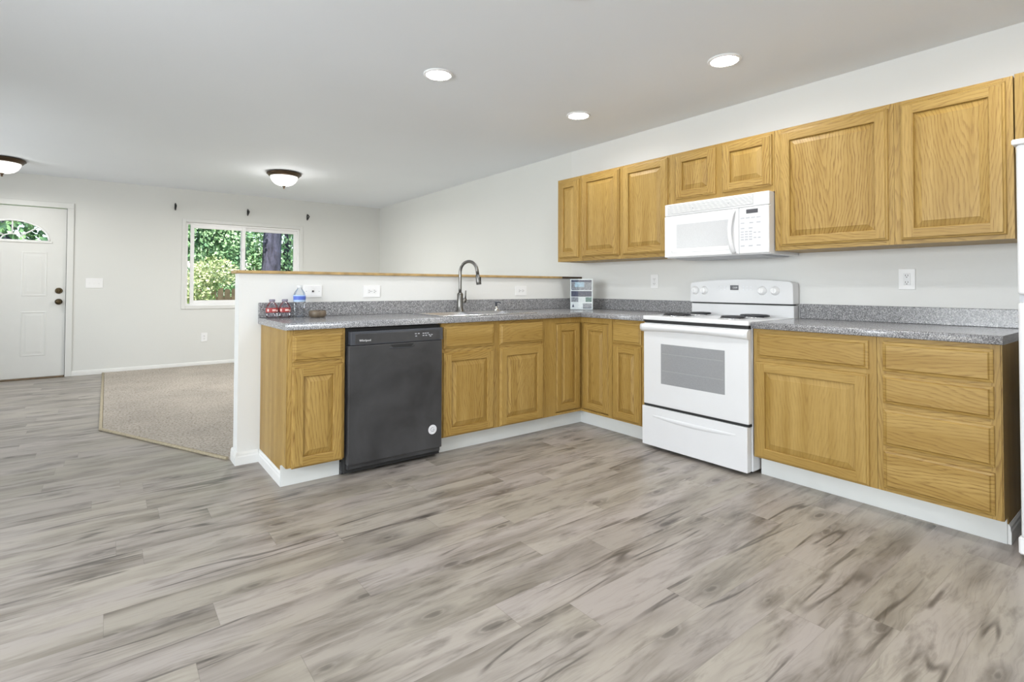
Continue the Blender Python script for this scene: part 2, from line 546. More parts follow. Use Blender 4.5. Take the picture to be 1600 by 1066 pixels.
def prism(bm, poly, y0, y1, plane='XZ', mi=0, bev=0.0, smooth=False):
    """extrude a polygon given in a plane along the third axis"""
    b2 = bmesh.new()

    def P(u, v, w):
        return {'XZ': (u, w, v), 'XY': (u, v, w), 'YZ': (w, u, v)}[plane]
    a = [b2.verts.new(P(u, v, y0)) for u, v in poly]
    b = [b2.verts.new(P(u, v, y1)) for u, v in poly]
    b2.faces.new(a)
    b2.faces.new(b[::-1])
    n = len(poly)
    for k in range(n):
        f = b2.faces.new((a[k], b[k], b[(k + 1) % n], a[(k + 1) % n]))
        f.smooth = smooth
    bmesh.ops.recalc_face_normals(b2, faces=b2.faces)
    if bev:
        bmesh.ops.bevel(b2, geom=list(b2.edges), offset=bev, segments=2, profile=0.5, affect='EDGES')
    for f in b2.faces:
        f.material_index = mi
    merge(bm, b2)


def obj(name, bm, mats, parent=None, loc=(0, 0, 0), rotz=0.0, label=None):
    me = bpy.data.meshes.new(name)
    bm.to_mesh(me)
    bm.free()
    for m in (mats if isinstance(mats, (list, tuple)) else [mats]):
        me.materials.append(M[m])
    o = bpy.data.objects.new(name, me)
    COL.objects.link(o)
    o.location = loc
    o.rotation_euler = (0, 0, rotz)
    if parent:
        o.parent = parent
    if label:
        o['label'] = label
    return o


def bx(name, dims, mat, parent=None, bev=0.0, loc=(0, 0, 0), label=None, seg=1):
    bm = new_bm()
    box(bm, *dims, bev=bev, seg=seg)
    return obj(name, bm, mat, parent, loc, label=label)


def thing(name, label, cat, loc=(0, 0, 0), rotz=0.0, group=None):
    o = bpy.data.objects.new(name, None)
    o.empty_display_size = 0.1
    COL.objects.link(o)
    o.location = loc
    o.rotation_euler = (0, 0, rotz)
    tag(o, label, cat, group)
    return o


def tag(o, label, cat, group=None, kind=None):
    o['label'] = label
    o['category'] = cat
    if group: o['group'] = group
    if kind: o['kind'] = kind
    return o


def struct(o, label=None, cat=None):
    o['kind'] = 'structure'
    if label: o['label'] = label
    if cat: o['category'] = cat
    return o


def text_mesh(name, body, size, mat, parent, matrix, extrude=0.0006, spacing=1.0):
    cu = bpy.data.curves.new('tmp_text', 'FONT')
    cu.body = body
    cu.size = size
    cu.extrude = extrude
    cu.align_x = 'CENTER'
    cu.align_y = 'CENTER'
    cu.space_character = spacing
    to = bpy.data.objects.new('tmp_text', cu)
    COL.objects.link(to)
    dg = bpy.context.evaluated_depsgraph_get()
    me = bpy.data.meshes.new_from_object(to.evaluated_get(dg))
    me.transform(matrix)
    me.materials.clear()
    me.materials.append(M[mat])
    bpy.data.objects.remove(to)
    bpy.data.curves.remove(cu)
    o = bpy.data.objects.new(name, me)
    COL.objects.link(o)
    o.parent = parent
    return o


# text standing on a front that faces local -y
FACE = Matrix.Rotation(R(90), 4, 'X')

# ------------------------------------------------------------------ measures
F = 0.6146            # face frames of the range run: x = -F
FP = 0.6166           # face frames of the peninsula: y = -FP
ZK, ZB, ZT, ZS = 0.1175, 0.8702, 0.909, 1.0043
YF = 4.764            # far wall
XLFT, YBK = -6.3, -6.85
RUN = R(-90)          # local frame of the range run: x -> -Y, y -> +X

# ------------------------------------------------------------------ room
struct(bx('floor', (XLFT - 0.1, 0.1, YBK - 0.1, YF + 0.1, -0.10, 0.0), 'floor'))
bm = new_bm()
b2 = bmesh.new()
zc0, zc1 = 2.457, 2.432
cv = []
for z in (0, 0.12):
    for x, y, zz in ((XLFT - .1, YBK - .1, zc0), (0.1, YBK - .1, zc0), (0.1, 0, zc0), (XLFT - .1, 0, zc0), (0.1, YF + .1, zc1), (XLFT - .1, YF + .1, zc1)):
        cv.append(b2.verts.new((x, y, zz + z)))
for f in ((0, 1, 2, 3), (3, 2, 4, 5), (6, 9, 8, 7), (9, 11, 10, 8), (0, 6, 7, 1), (1, 7, 8, 2), (2, 8, 10, 4), (4, 10, 11, 5), (5, 11, 9, 3), (3, 9, 6, 0)):
    b2.faces.new([cv[i] for i in f])
bmesh.ops.recalc_face_normals(b2, faces=b2.faces)
merge(bm, b2)
struct(obj('ceiling', bm, 'ceiling'))
struct(bx('wall_right', (0, 0.1, YBK - 0.1, 0.125, 0, 2.5), 'wall'))
struct(bx('wall_living', (0, 0.1, 0.125, YF + 0.1, 0, 2.5), 'wall_living'))

struct(bx('sun_blocker', (XLFT - 0.6, 0.6, YBK - 2.6, YBK - 0.12, 2.45, 2.6), 'ceiling'))  # unseen slab added to keep the sun off the patio opening


def wall_with_holes(name, u0, u1, z0, z1, holes, place, mat):
    """boxes round rectangular holes; place(bm, ua, ub, za, zb) adds one box"""
    bm = new_bm()
    us = sorted({u0, u1, *[h[0] for h in holes], *[h[1] for h in holes]})
    zs = sorted({z0, z1, *[h[2] for h in holes], *[h[3] for h in holes]})
    for a, b in zip(us, us[1:]):
        start = None
        for c, d in zip(zs, zs[1:]):
            hole = any(h[0] <= a and b <= h[1] and h[2] <= c and d <= h[3] for h in holes)
            if not hole and start is None:
                start = c
            if hole and start is not None:
                place(bm, a, b, start, c)
                start = None
        if start is not None:
            place(bm, a, b, start, zs[-1])
    return struct(obj(name, bm, mat))


DX0, DX1, DZ1 = -5.015, -4.045, 2.045            # front door leaf
WX0, WX1, WZ0, WZ1 = -2.800, -1.300, 0.835, 1.985  # window opening
wall_with_holes('wall_far', XLFT - 0.1, 0.0, 0, 2.5, [(DX0 - .012, DX1 + .012, 0, DZ1 + .012), (WX0, WX1, WZ0, WZ1)],
                lambda bm, a, b, c, d: box(bm, a, b, YF, YF + 0.13, c, d), 'wall_living')
wall_with_holes('wall_left', YBK - 0.1, YF, 0, 2.5, [(-3.6, -1.2, 0.85, 2.05), (1.7, 3.5, 0.85, 2.05)],
                lambda bm, a, b, c, d: box(bm, XLFT - 0.1, XLFT, a, b, c, d), 'wall_living')
wall_with_holes('wall_back', XLFT, 0.0, 0, 2.5, [(-5.05, -2.15, 0.02, 2.1)],
                lambda bm, a, b, c, d: box(bm, a, b, YBK - 0.1, YBK, c, d), 'wall')

# added unseen windows that admit the fill lamps (glass set in the openings)


def plain_window(name, dims_frame, axis):
    (u0, u1, z0, z1, w) = dims_frame
    bm = new_bm()
    t = 0.05

    def put(a, b, c, d):
        if axis == 'x':
            box(bm, a, b, w, w + 0.06, c, d)
        else:
            box(bm, w, w + 0.06, a, b, c, d)
    put(u0, u0 + t, z0, z1); put(u1 - t, u1, z0, z1)
    put(u0 + t, u1 - t, z0, z0 + t); put(u0 + t, u1 - t, z1 - t, z1)
    um = (u0 + u1) / 2
    put(um - t / 2, um + t / 2, z0 + t, z1 - t)
    fr = struct(obj(name, bm, 'vinyl'))
    bm = new_bm()
    if axis == 'x':
        box(bm, u0 + t, um - t / 2, w + .028, w + .032, z0 + t, z1 - t)
        box(bm, um + t / 2, u1 - t, w + .028, w + .032, z0 + t, z1 - t)
    else:
        box(bm, w + .028, w + .032, u0 + t, um - t / 2, z0 + t, z1 - t)
        box(bm, w + .028, w + .032, um + t / 2, u1 - t, z0 + t, z1 - t)
    obj('glass', bm, 'glass', fr)


plain_window('added_window_2', (-5.05, -2.15, 0.02, 2.1, YBK - 0.08), 'x')
plain_window('added_window_3', (-3.6, -1.2, 0.85, 2.05, XLFT - 0.08), 'y')
plain_window('added_window_4', (1.7, 3.5, 0.85, 2.05, XLFT - 0.08), 'y')

# half wall of the peninsula with its wooden cap
XL = -2.9933
struct(bx('wall_half', (XL, 0, 0, 0.125, 0, 1.190), 'trim' if False else 'wall'))
cap = thing('half_wall_ledge', 'long narrow wooden cap board lying on the white half wall', 'cap board', (XL, 0.06, 1.190))
bm = new_bm()
box(bm, -0.022, -XL - 0.26, -0.082, 0.082, 0.0, 0.019, bev=0.003)
obj('ledge_board', bm, 'cap_wood', cap)
bx('end_piece', (-XL - 0.259, -XL, -0.082, 0.082, 0.0, 0.019), 'cap_dark', cap, bev=0.002, label='dark end of the cap board')  # end section in a darker brown than the rest of the cap

# ------------------------------------------------------------------ baseboards, toe boards


def baseboard(name, p0, p1, nrm, h=0.078, t=0.013):
    """board from p0 to p1 on the floor, sticking out along nrm, with an eased top"""
    bm = new_bm()
    d = Vector((p1[0] - p0[0], p1[1] - p0[1], 0))
    L = d.length
    b2 = bmesh.new()
    prof = [(0, 0), (t, 0), (t, h * .62), (t * .8, h * .72), (t * .8, h * .86), (t * .45, h), (0, h)]
    rings = []
    for s in (0, 1):
        rings.append([b2.verts.new((p0[0] + d.x * s + nrm[0] * a, p0[1] + d.y * s + nrm[1] * a, z)) for a, z in prof])
    n = len(prof)
    for k in range(n):
        b2.faces.new((rings[0][k], rings[1][k], rings[1][(k + 1) % n], rings[0][(k + 1) % n]))
    b2.faces.new(rings[0]); b2.faces.new(rings[1][::-1])
    bmesh.ops.recalc_face_normals(b2, faces=b2.faces)
    merge(bm, b2)
    return struct(obj(name, bm, 'trim'))


baseboard('baseboard_far', (-3.98, YF), (-0.013, YF), (0, -1), h=0.06)
baseboard('baseboard_living', (0, 0.125), (0, YF), (-1, 0))
baseboard('baseboard_half_end', (XL, -0.013), (XL, 0.138), (-1, 0))
baseboard('baseboard_half_front', (XL, 0), (-2.873, 0), (0, -1))
baseboard('baseboard_half_back', (XL, 0.125), (-0.013, 0.125), (0, 1))
baseboard('baseboard_cabinet_end', (-2.860, -0.535), (-2.860, 0.0), (-1, 0))
baseboard('baseboard_cabinet_right', (-0.531, -3.1276), (0, -3.1276), (0, -1), h=0.085)
baseboard('baseboard_left', (XLFT, YBK), (XLFT, YF), (1, 0))
TK = 0.0837
struct(bx('trim_1', (-2.873, -2.544, -FP + TK - 0.006, -FP + TK - 0.0005, 0, ZK), 'toe'), 'short white toe board under the end cabinet left of the dishwasher')
struct(bx('trim_2', (-1.902, -F + TK - .006, -FP + TK - 0.006, -FP + TK - 0.0005, 0, ZK), 'toe'), 'white toe board under the sink cabinets')
struct(bx('trim_3', (-F + TK - .006, -F + TK - .0005, -1.267, -FP + TK - .0005, 0, ZK), 'toe'), 'white toe board between the corner and the range')
struct(bx('trim_4', (-F + TK - .006, -F + TK - .0005, -3.1276, -2.047, 0, ZK), 'toe'), 'long white toe board right of the range')

# ------------------------------------------------------------------ carpet
bm = new_bm()
ANG = [(-3.655, YF - 0.001), (-3.655, 1.50), (-3.012, 0.165), (-3.012, 0.14), (-0.001, 0.14), (-0.001, YF - 0.001)]
prism(bm, ANG, 0.0005, 0.014, 'XY')
cp = obj('carpet', bm, 'carpet')
tag(cp, 'beige cut-pile carpet covering the living room floor behind the half wall', 'carpet')
bm = new_bm()
tube(bm, [(-3.668, YF - 0.01, 0.007), (-3.668, 1.497, 0.007), (-3.022, 0.152, 0.007)], 0.0125, 8)
for v in bm.verts:
    v.co.z = max(0.0008, min(0.017, v.co.z))
obj('edge_binding', bm, 'binding', cp)

# ------------------------------------------------------------------ front door
door = struct(thing('door_1', 'white panelled front door with a fan-shaped window', 'door', ((DX0 + DX1) / 2, YF, 0)))
DW2 = (DX1 - DX0) / 2


def arch(cx, z0, rx, rz, n=28):
    return [(cx + rx * math.cos(PI * k / n), z0 + rz * math.sin(PI * k / n)) for k in range(n + 1)]


# leaf with the half-round hole: strips to left, right, below and an arched top piece
FX, FZ0, FRX, FRZ = 0.0, 1.640, 0.325, 0.236
bm = new_bm()
yl0, yl1 = 0.020, 0.062
box(bm, -DW2, DW2, yl0, yl1, 0.018, FZ0)
box(bm, -DW2, FX - FRX, yl0, yl1, FZ0, DZ1)
box(bm, FX + FRX, DW2, yl0, yl1, FZ0, DZ1)
top = arch(FX, FZ0, FRX, FRZ)
for (u0, v0), (u1, v1) in zip(top, top[1:]):
    prism(bm, [(u0, v0), (u1, v1), (u1, DZ1), (u0, DZ1)], yl0, yl1)
leaf = obj('door_leaf', bm, 'door_paint', door)


def door_panel(x0, x1, z0, z1, y=yl0):
    """moulded raised panel: a ridge, a groove and a raised field"""
    bm = new_bm()
    b2 = bmesh.new()
    rings = []
    for ins, yy in ((0, 0.0), (0.010, -0.004), (0.018, -0.0005), (0.030, -0.0005), (0.052, -0.003)):
        rings.append([b2.verts.new((x, y + yy, z)) for x, z in ((x0 + ins, z0 + ins), (x1 - ins, z0 + ins), (x1 - ins, z1 - ins), (x0 + ins, z1 - ins))])
    for a, b in zip(rings, rings[1:]):
        for k in range(4):
            b2.faces.new((a[k], a[(k + 1) % 4], b[(k + 1) % 4], b[k]))
    b2.faces.new(rings[-1])
    bmesh.ops.recalc_face_normals(b2, faces=b2.faces)
    merge(bm, b2)
    return obj('panel', bm, 'door_paint', door)


for sx in (-1, 1):
    for z0, z1 in ((0.27, 0.80), (0.98, 1.51)):
        xa, xb = sorted((sx * 0.085, sx * 0.315))
        door_panel(xa, xb, z0, z1)
fan = struct(bx('fan_window_sill', (FX - FRX - 0.02, FX + FRX + 0.03, yl0 - 0.012, yl1, FZ0 - 0.022, FZ0), 'trim', door, bev=0.003))
bm = new_bm()
tube(bm, [(u, yl0 - 0.002, v) for u, v in arch(FX, FZ0, FRX, FRZ)], 0.011, 8)
tube(bm, [(u, yl0 + 0.01, v) for u, v in arch(FX, FZ0, 0.10, 0.075, 14)], 0.007, 8)
for a in (45, 90, 135):
    ca, sa = math.cos(R(a)), math.sin(R(a))
    tube(bm, [(FX + 0.10 * ca, yl0 + 0.01, FZ0 + 0.075 * sa), (FX + FRX * ca, yl0 + 0.01, FZ0 + FRZ * sa)], 0.008, 8)
tube(bm, [(FX - FRX, yl0 + 0.01, FZ0), (FX + FRX, yl0 + 0.01, FZ0)], 0.009, 8)
obj('fan_muntins', bm, 'vinyl', door)
bm = new_bm()
prism(bm, arch(FX, FZ0, FRX, FRZ), 0.040, 0.043)
obj('fan_glass', bm, 'glass', door)
for nm, z in (('deadbolt', 1.045), ('door_knob', 0.912)):
    bm = new_bm()
    lathe(bm, [(0.036, 0.0), (0.036, 0.006), (0.030, 0.010)], 24, (DW2 - 0.062, yl0, z), axis='Y')
    if nm == 'door_knob':
        lathe(bm, [(0.012, 0.008), (0.012, 0.03), (0.026, 0.036), (0.032, 0.05), (0.026, 0.062), (0.008, 0.067)], 24, (DW2 - 0.062, yl0, z), axis='Y')
    else:
        lathe(bm, [(0.024, 0.008), (0.022, 0.022), (0.010, 0.024)], 24, (DW2 - 0.062, yl0, z), axis='Y')
        box(bm, DW2 - 0.066, DW2 - 0.058, yl0 - 0.04, yl0 - 0.02, z - 0.016, z + 0.016, 0.002)
    obj(nm, bm, 'knob_bronze', door)
bx('threshold', (-DW2, DW2, -0.03, 0.12, 0.0005, 0.016), 'threshold', door, bev=0.003)
struct(bx('jamb_seal', (DW2 + 0.001, DW2 + 0.011, 0.03, 0.12, 0.0, DZ1 + .01), 'dark', door))
bm = new_bm()
cz = 0.060
box(bm, DX0 - cz - .01, DX0 - 0.006, YF - 0.016, YF, 0, DZ1 + 0.006, 0.003)
box(bm, DX1 + 0.006, DX1 + cz + .01, YF - 0.016, YF, 0, DZ1 + 0.006, 0.003)
box(bm, DX0 - cz - .01, DX1 + cz + .01, YF - 0.016, YF, DZ1 + 0.006, DZ1 + 0.072, 0.003)
struct(obj('trim_5', bm, 'door_paint'), 'white casing round the front door')

# ------------------------------------------------------------------ living room window (slider)
win = struct(thing('window_1', 'two-pane white vinyl sliding window in the far wall', 'window', (0, YF, 0)))
bm = new_bm()
ft = 0.028
for d in ((WX0, WX0 + ft, 0.03, 0.10, WZ0, WZ1), (WX1 - ft, WX1, 0.03, 0.10, WZ0, WZ1), (WX0 + ft, WX1 - ft, 0.03, 0.10, WZ0, WZ0 + ft), (WX0 + ft, WX1 - ft, 0.03, 0.10, WZ1 - ft, WZ1)):
    box(bm, *d, bev=0.002)
obj('window_frame', bm, 'vinyl', win)
XM = -2.09


def sash(name, x0, x1, y0, t=0.046):
    z0, z1 = WZ0 + ft, WZ1 - ft
    bm = new_bm()
    for d in ((x0, x0 + t, y0, y0 + .028, z0, z1), (x1 - t, x1, y0, y0 + .028, z0, z1), (x0 + t, x1 - t, y0, y0 + .028, z0, z0 + t), (x0 + t, x1 - t, y0, y0 + .028, z1 - t, z1)):
        box(bm, *d, bev=0.002)
    s = obj(name, bm, 'vinyl', win)
    bx('glass_pane', (x0 + t, x1 - t, y0 + .012, y0 + .016, z0 + t, z1 - t), 'glass', s)
    return s


sl = sash('sliding_sash', WX0 + ft + 0.030, XM + 0.036, 0.034)
bx('sash_latch', (XM - 0.02, XM + 0.012, 0.024, 0.034, 1.62, 1.66), 'white_soft', sl, bev=0.002)
sash('fixed_sash', XM - 0.022, WX1 - ft, 0.064)
bm = new_bm()
cw = 0.045
for d in ((WX0 - cw, WX0, WZ0 - cw, WZ1 + cw), (WX1, WX1 + cw, WZ0 - cw, WZ1 + cw), (WX0, WX1, WZ0 - cw, WZ0), (WX0, WX1, WZ1, WZ1 + cw)):
    box(bm, d[0], d[1], YF - 0.012, YF, d[2], d[3], 0.003)
struct(obj('trim_6', bm, 'door_paint'), 'white casing round the living room window')

# curtain brackets
for i, (x, lb) in enumerate(((-2.927, 'black curtain rod bracket above the left corner of the window'),
                             (-2.036, 'black curtain rod bracket above the middle of the window'),
                             (-1.194, 'black curtain rod bracket above the right corner of the window'))):
    t = thing('curtain_bracket', lb, 'bracket', (x, YF, 2.182), 0, 'curtain rod brackets over the window')
    bx('wall_plate', (-0.010, 0.010, -0.005, 0, -0.035, 0.035), 'iron', t, bev=0.002)
    bm = new_bm()
    tube(bm, [(0, -0.004, 0.042), (0, -0.05, 0.026), (0, -0.105, 0.0), (0, -0.05, -0.024), (0, -0.004, -0.042)], 0.0085, 8)
    obj('rod_hook', bm, 'iron', t)

# ------------------------------------------------------------------ oak fronts


def rings_faces(b2, rings, mi=0, cap_=True):
    for a, b in zip(rings, rings[1:]):
        for k in range(4):
            f = b2.faces.new((a[k], a[(k + 1) % 4], b[(k + 1) % 4], b[k]))
            f.material_index = mi if mi >= 0 else (1 if k in (0, 2) else 0)
    if cap_:
        f = b2.faces.new(rings[-1])
        f.material_index = max(mi, 0)


def rect_ring(b2, w, h, ins, y):
    a, b = w / 2 - ins, h / 2 - ins
    return [b2.verts.new((x, y, z)) for x, z in ((-a, -b), (a, -b), (a, b), (-a, b))]


def oak_door(root, x0, x1, z0, z1, y=0.0, inset=False):
    """frame-and-panel door, front towards -y; the raised panel is a sub-part"""
    w, h = x1 - x0, z1 - z0
    th = 0.019
    st = min(0.056, w * 0.24)
    b2 = bmesh.new()
    rb = rect_ring(b2, w, h, 0, 0)
    r0 = rect_ring(b2, w, h, 0, -th * .45)
    r1 = rect_ring(b2, w, h, 0.003, -th * .62)
    r2 = rect_ring(b2, w, h, 0.009, -th * .70)
    r3 = rect_ring(b2, w, h, 0.012, -th)
    rings_faces(b2, [rb, r0, r1, r2, r3], -1, False)
    f = b2.faces.new(rb[::-1])
    a, c = w / 2 - 0.012, h / 2 - 0.012
    ai, ci = w / 2 - st, h / 2 - st

    def quad(xa, xb, za, zb, mi):
        f = b2.faces.new([b2.verts.new((x, -th, z)) for x, z in ((xa, za), (xb, za), (xb, zb), (xa, zb))])
        f.material_index = mi
    quad(-a, -ai, -c, c, 0); quad(ai, a, -c, c, 0)
    quad(-ai, ai, -c, -ci, 1); quad(-ai, ai, ci, c, 1)
    q0 = rect_ring(b2, w, h, st, -th)
    q1 = rect_ring(b2, w, h, st + 0.003, -th + 0.002)
    q2 = rect_ring(b2, w, h, st + 0.004, -th + 0.013)
    rings_faces(b2, [q0, q1, q2], -1, False)
    bmesh.ops.recalc_face_normals(b2, faces=b2.faces)
    for f in b2.faces:
        if abs(f.normal.y) > .99 and f.calc_center_median().y < -0.01 and f.normal.y > 0:
            f.normal_flip()
    bm = new_bm()
    merge(bm, b2)
    d = obj('door', bm, ['oak_v', 'oak_h'], root, ((x0 + x1) / 2, y, (z0 + z1) / 2))
    b2 = bmesh.new()
    p0 = rect_ring(b2, w, h, st + 0.001, -th + 0.014)
    p1 = rect_ring(b2, w, h, st + 0.0045, -th + 0.0125)
    bw = min(0.030, w * .10)
    p2 = rect_ring(b2, w, h, st + 0.005 + bw, -th + 0.0025)
    p3 = rect_ring(b2, w, h, st + 0.0065 + bw, -th + 0.001)
    rings_faces(b2, [p0, p1, p2, p3], 0, True)
    bmesh.ops.recalc_face_normals(b2, faces=b2.faces)
    for f in b2.faces:
        if f.normal.y > 0: f.normal_flip()
    bm = new_bm()
    merge(bm, b2)
    obj('raised_panel', bm, 'oak_v', d)
    return d


def oak_drawer(root, x0, x1, z0, z1, name='drawer'):
    w, h = x1 - x0, z1 - z0
    th = 0.019
    b2 = bmesh.new()
    rb = rect_ring(b2, w, h, 0, 0)
    r0 = rect_ring(b2, w, h, 0, -th * .40)
    r1 = rect_ring(b2, w, h, 0.004, -th * .52)
    r2 = rect_ring(b2, w, h, 0.012, -th * .62)
    r3 = rect_ring(b2, w, h, 0.016, -th * .95)
    r4 = rect_ring(b2, w, h, 0.018, -th)
    rings_faces(b2, [rb, r0, r1, r2, r3, r4], 0, True)
    b2.faces.new(rb[::-1])
    bmesh.ops.recalc_face_normals(b2, faces=b2.faces)
    bm = new_bm()
    merge(bm, b2)
    return obj(name, bm, 'oak_h', root, ((x0 + x1) / 2, 0, (z0 + z1) / 2))


def cabinet(name, label, loc, rotz, w, depth, z0, z1, doors=(), drawers=(), base=True, group=None, end=None, drawer_name='drawer'):
    """root at the floor or at the bottom front left corner of the face frame; fronts in local x / world z"""
    root = thing(name, label, 'cabinet', loc, rotz, group)
    zo = loc[2]
    bm = new_bm()
    if name == 'sink_cabinet':      # hollow, so the bowls hang inside it
        for a, b, c, d, e, f in ((0.0015, 0.018, 0.019, depth, z0, z1), (w - 0.018, w - 0.0015, 0.019, depth, z0, z1),
                                 (0.018, w - 0.018, depth - 0.012, depth, z0, z1), (0.018, w - 0.018, 0.019, depth - 0.012, z0, z0 + 0.016)):
            box(bm, a, b, c, d, e - zo, f - zo)
    else:
        box(bm, 0.0015, w - 0.0015, 0.019, depth, z0 - zo, z1 - zo)
    if base:
        box(bm, 0.0015, w - 0.0015, TK, depth, 0.0, z0 - zo)
    obj('carcass', bm, 'oak_v', root)
    # face frame: two stiles and the rails
    sw = 0.030
    bm = new_bm()
    box(bm, 0.0005, sw, 0, 0.0189, z0 - zo, z1 - zo)
    box(bm, w - sw, w - 0.0005, 0, 0.0189, z0 - zo, z1 - zo)
    spans = []
    for a, b in sorted((a + .012, b - .012) for a, b, _, _ in list(doors) + list(drawers)):
        if spans and a < spans[-1][1]:
            spans[-1][1] = max(b, spans[-1][1])
        else:
            spans.append([a, b])
    u = sw
    for a, b in spans:
        a, b = max(a, sw), min(b, w - sw)
        if a > u: box(bm, u, a, 0, 0.0189, z0 - zo, z1 - zo)
        box(bm, a, b, 0, 0.0189, z0 - zo, z1 - zo, mi=1)
        u = b
    if u < w - sw: box(bm, u, w - sw, 0, 0.0189, z0 - zo, z1 - zo)
    obj('face_frame', bm, ['oak_v', 'oak_h'], root)
    for (a, b, c, d) in doors:
        oak_door(root, a, b, c - zo, d - zo)
    for (a, b, c, d) in drawers:
        oak_drawer(root, a, b, c - zo, d - zo, drawer_name)
    return root


def end_panel(root, xa, xb, zl):
    bm = new_bm()
    prism(bm, [(0.004, ZK), (TK, ZK), (TK, zl), (0.612, zl), (0.612, ZB), (0.004, ZB)], xa, xb, 'YZ')
    obj('end_panel', bm, 'oak_v', root)


G1 = 'oak base cabinets under the peninsula worktop'
G2 = 'oak base cabinets along the range wall'
G3 = 'oak wall cabinets over the range run'
X1a, X1b = -2.860, -2.5445
ca = cabinet('base_cabinet', 'narrow oak base cabinet at the left end of the peninsula, left of the black dishwasher',
             (X1a, -FP, 0), 0, X1b - X1a, 0.6, ZK, ZB, doors=[(0.022, 0.304, 0.113, 0.671)], drawers=[(0.022, 0.302, 0.692, 0.842)], group=G1)
end_panel(ca, -0.004, 0.0, 0.079)
X2a, X2b = -1.9025, -1.0085
cabinet('sink_cabinet', 'wide two-door oak base cabinet under the sink, right of the dishwasher', (X2a, -FP, 0), 0, X2b - X2a, 0.6, ZK, ZB,
        doors=[(0.012, 0.418, 0.120, 0.676), (0.470, 0.876, 0.120, 0.676)], drawers=[(0.012, 0.418, 0.700, 0.846), (0.470, 0.876, 0.698, 0.846)], group=G1, drawer_name='false_drawer_front')

# corner cabinet: an L with two doors that meet in the corner
cc = thing('corner_cabinet', 'L-shaped oak corner base cabinet with two narrow doors meeting in the inner corner', 'cabinet', (-F, -FP, 0), 0, G1)
bm = new_bm()
lw, rw_ = F - 1.0085, 0.948 - FP     # left end in x (negative) and run down the right side
poly = [(lw + .001, 0.019), (0.019, 0.019), (0.019, -rw_ + .001), (0.6, -rw_ + .001), (0.6, 0.6), (lw + .001, 0.6)]
prism(bm, poly, ZK, ZB, 'XY')
polyk = [(lw + .001, TK), (TK, TK), (TK, -rw_ + .001), (0.6, -rw_ + .001), (0.6, 0.6), (lw + .001, 0.6)]
prism(bm, polyk, 0.0, ZK, 'XY')
obj('carcass', bm, 'oak_v', cc)
bm = new_bm()
box(bm, lw + .0005, -0.273, 0, 0.0188, ZK, ZB)
box(bm, -0.273, -0.0, 0, 0.0188, ZK, 0.134); box(bm, -0.273, 0.0, 0, 0.0188, 0.828, ZB)
box(bm, 0.0, 0.0188, -rw_ + .0005, -0.294, ZK, ZB)
box(bm, 0.0, 0.0188, -0.294, 0.0188, ZK, 0.134); box(bm, 0, 0.0188, -0.294, 0.0188, 0.828, ZB)
obj('face_frame', bm, 'oak_v', cc)
d = oak_door(cc, -0.270, -0.004, 0.137, 0.825, y=0.0165)
piv = oak_door(cc, -0.135, 0.135, 0.137, 0.825, y=0)
piv.rotation_euler = (0, 0, RUN)
piv.location = (0.0165, -0.1555, (0.137 + 0.825) / 2)

R1, R2, RE = -1.2695, -2.0425, -3.1276
cabinet('base_cabinet', 'narrow oak base cabinet with one drawer and door, just left of the white range', (-F, -0.950, 0), RUN, 0.317, 0.6, ZK, ZB,
        doors=[(0.012, 0.276, 0.130, 0.682)], drawers=[(0.012, 0.276, 0.696, 0.848)], group=G2)
cabinet('base_cabinet', 'oak base cabinet with one wide drawer and door, just right of the white range', (-F, R2 - 0.002, 0), RUN, 0.626, 0.6, ZK, ZB,
        doors=[(0.012, 0.592, 0.122, 0.680)], drawers=[(0.026, 0.592, 0.704, 0.846)], group=G2)
e2 = cabinet('base_cabinet', 'oak base cabinet with a stack of four drawers at the right end', (-F, -2.6715, 0), RUN, 0.456, 0.6, ZK, ZB,
             drawers=[(0.026, 0.433, 0.703, 0.848), (0.026, 0.433, 0.546, 0.687), (0.026, 0.433, 0.341, 0.520), (0.026, 0.433, 0.135, 0.317)], group=G2)
end_panel(e2, 0.456, 0.460, 0.086)

U = 0.3406
UB, UT = 1.3412, 2.096


def upper(label, y0, y1, doors, z0=UB, z1=UT, cat_name='wall_cabinet', depth=U - 0.002):
    w = y0 - y1
    return cabinet(cat_name, label, (-U, y0, z0), RUN, w, depth, z0, z1, doors=[(y0 - a, y0 - b, c, d) for a, b, c, d in doors], base=False, group=G3)


upper('narrow single-door oak wall cabinet at the far left end of the upper row', -0.046, -0.3415, [(-0.072, -0.322, 1.372, 2.070)])
upper('tall two-door oak wall cabinet immediately left of the microwave', -0.342, -1.2695, [(-0.366, -0.788, 1.372, 2.080), (-0.828, -1.254, 1.372, 2.080)])
upper('short two-door oak wall cabinet directly above the microwave', -1.270, -2.0425, [(-1.322, -1.642, 1.754, 2.078), (-1.692, -2.028, 1.754, 2.078)], z0=1.7165)
upper('large single-door oak wall cabinet immediately right of the microwave', -2.043, -2.672, [(-2.080, -2.646, 1.366, 2.072)])
upper('large single-door oak wall cabinet at the right end, next to the refrigerator', -2.6725, -3.1375, [(-2.702, -3.112, 1.362, 2.076)])
upper('oak wall cabinet above the refrigerator, cut off by the right edge', -3.142, -4.04, [(-3.17, -3.57, 1.76, 2.08), (-3.61, -4.01, 1.76, 2.08)], z0=1.735, z1=2.101)

# ------------------------------------------------------------------ worktops


def edge_profile(front, back, z0, z1, r=0.014):
    """rounded front edge: points (out, z), out measured towards the room"""
    pts = []
    for k in range(7):
        a = PI / 2 * k / 6
        pts.append((front - r + r * math.sin(a), z1 - r + r * math.cos(a)))
    for k in range(5):
        a = PI / 2 * k / 4
        pts.append((front - .006 + .006 * math.cos(a), z0 + .006 - .006 * math.sin(a)))
    return pts


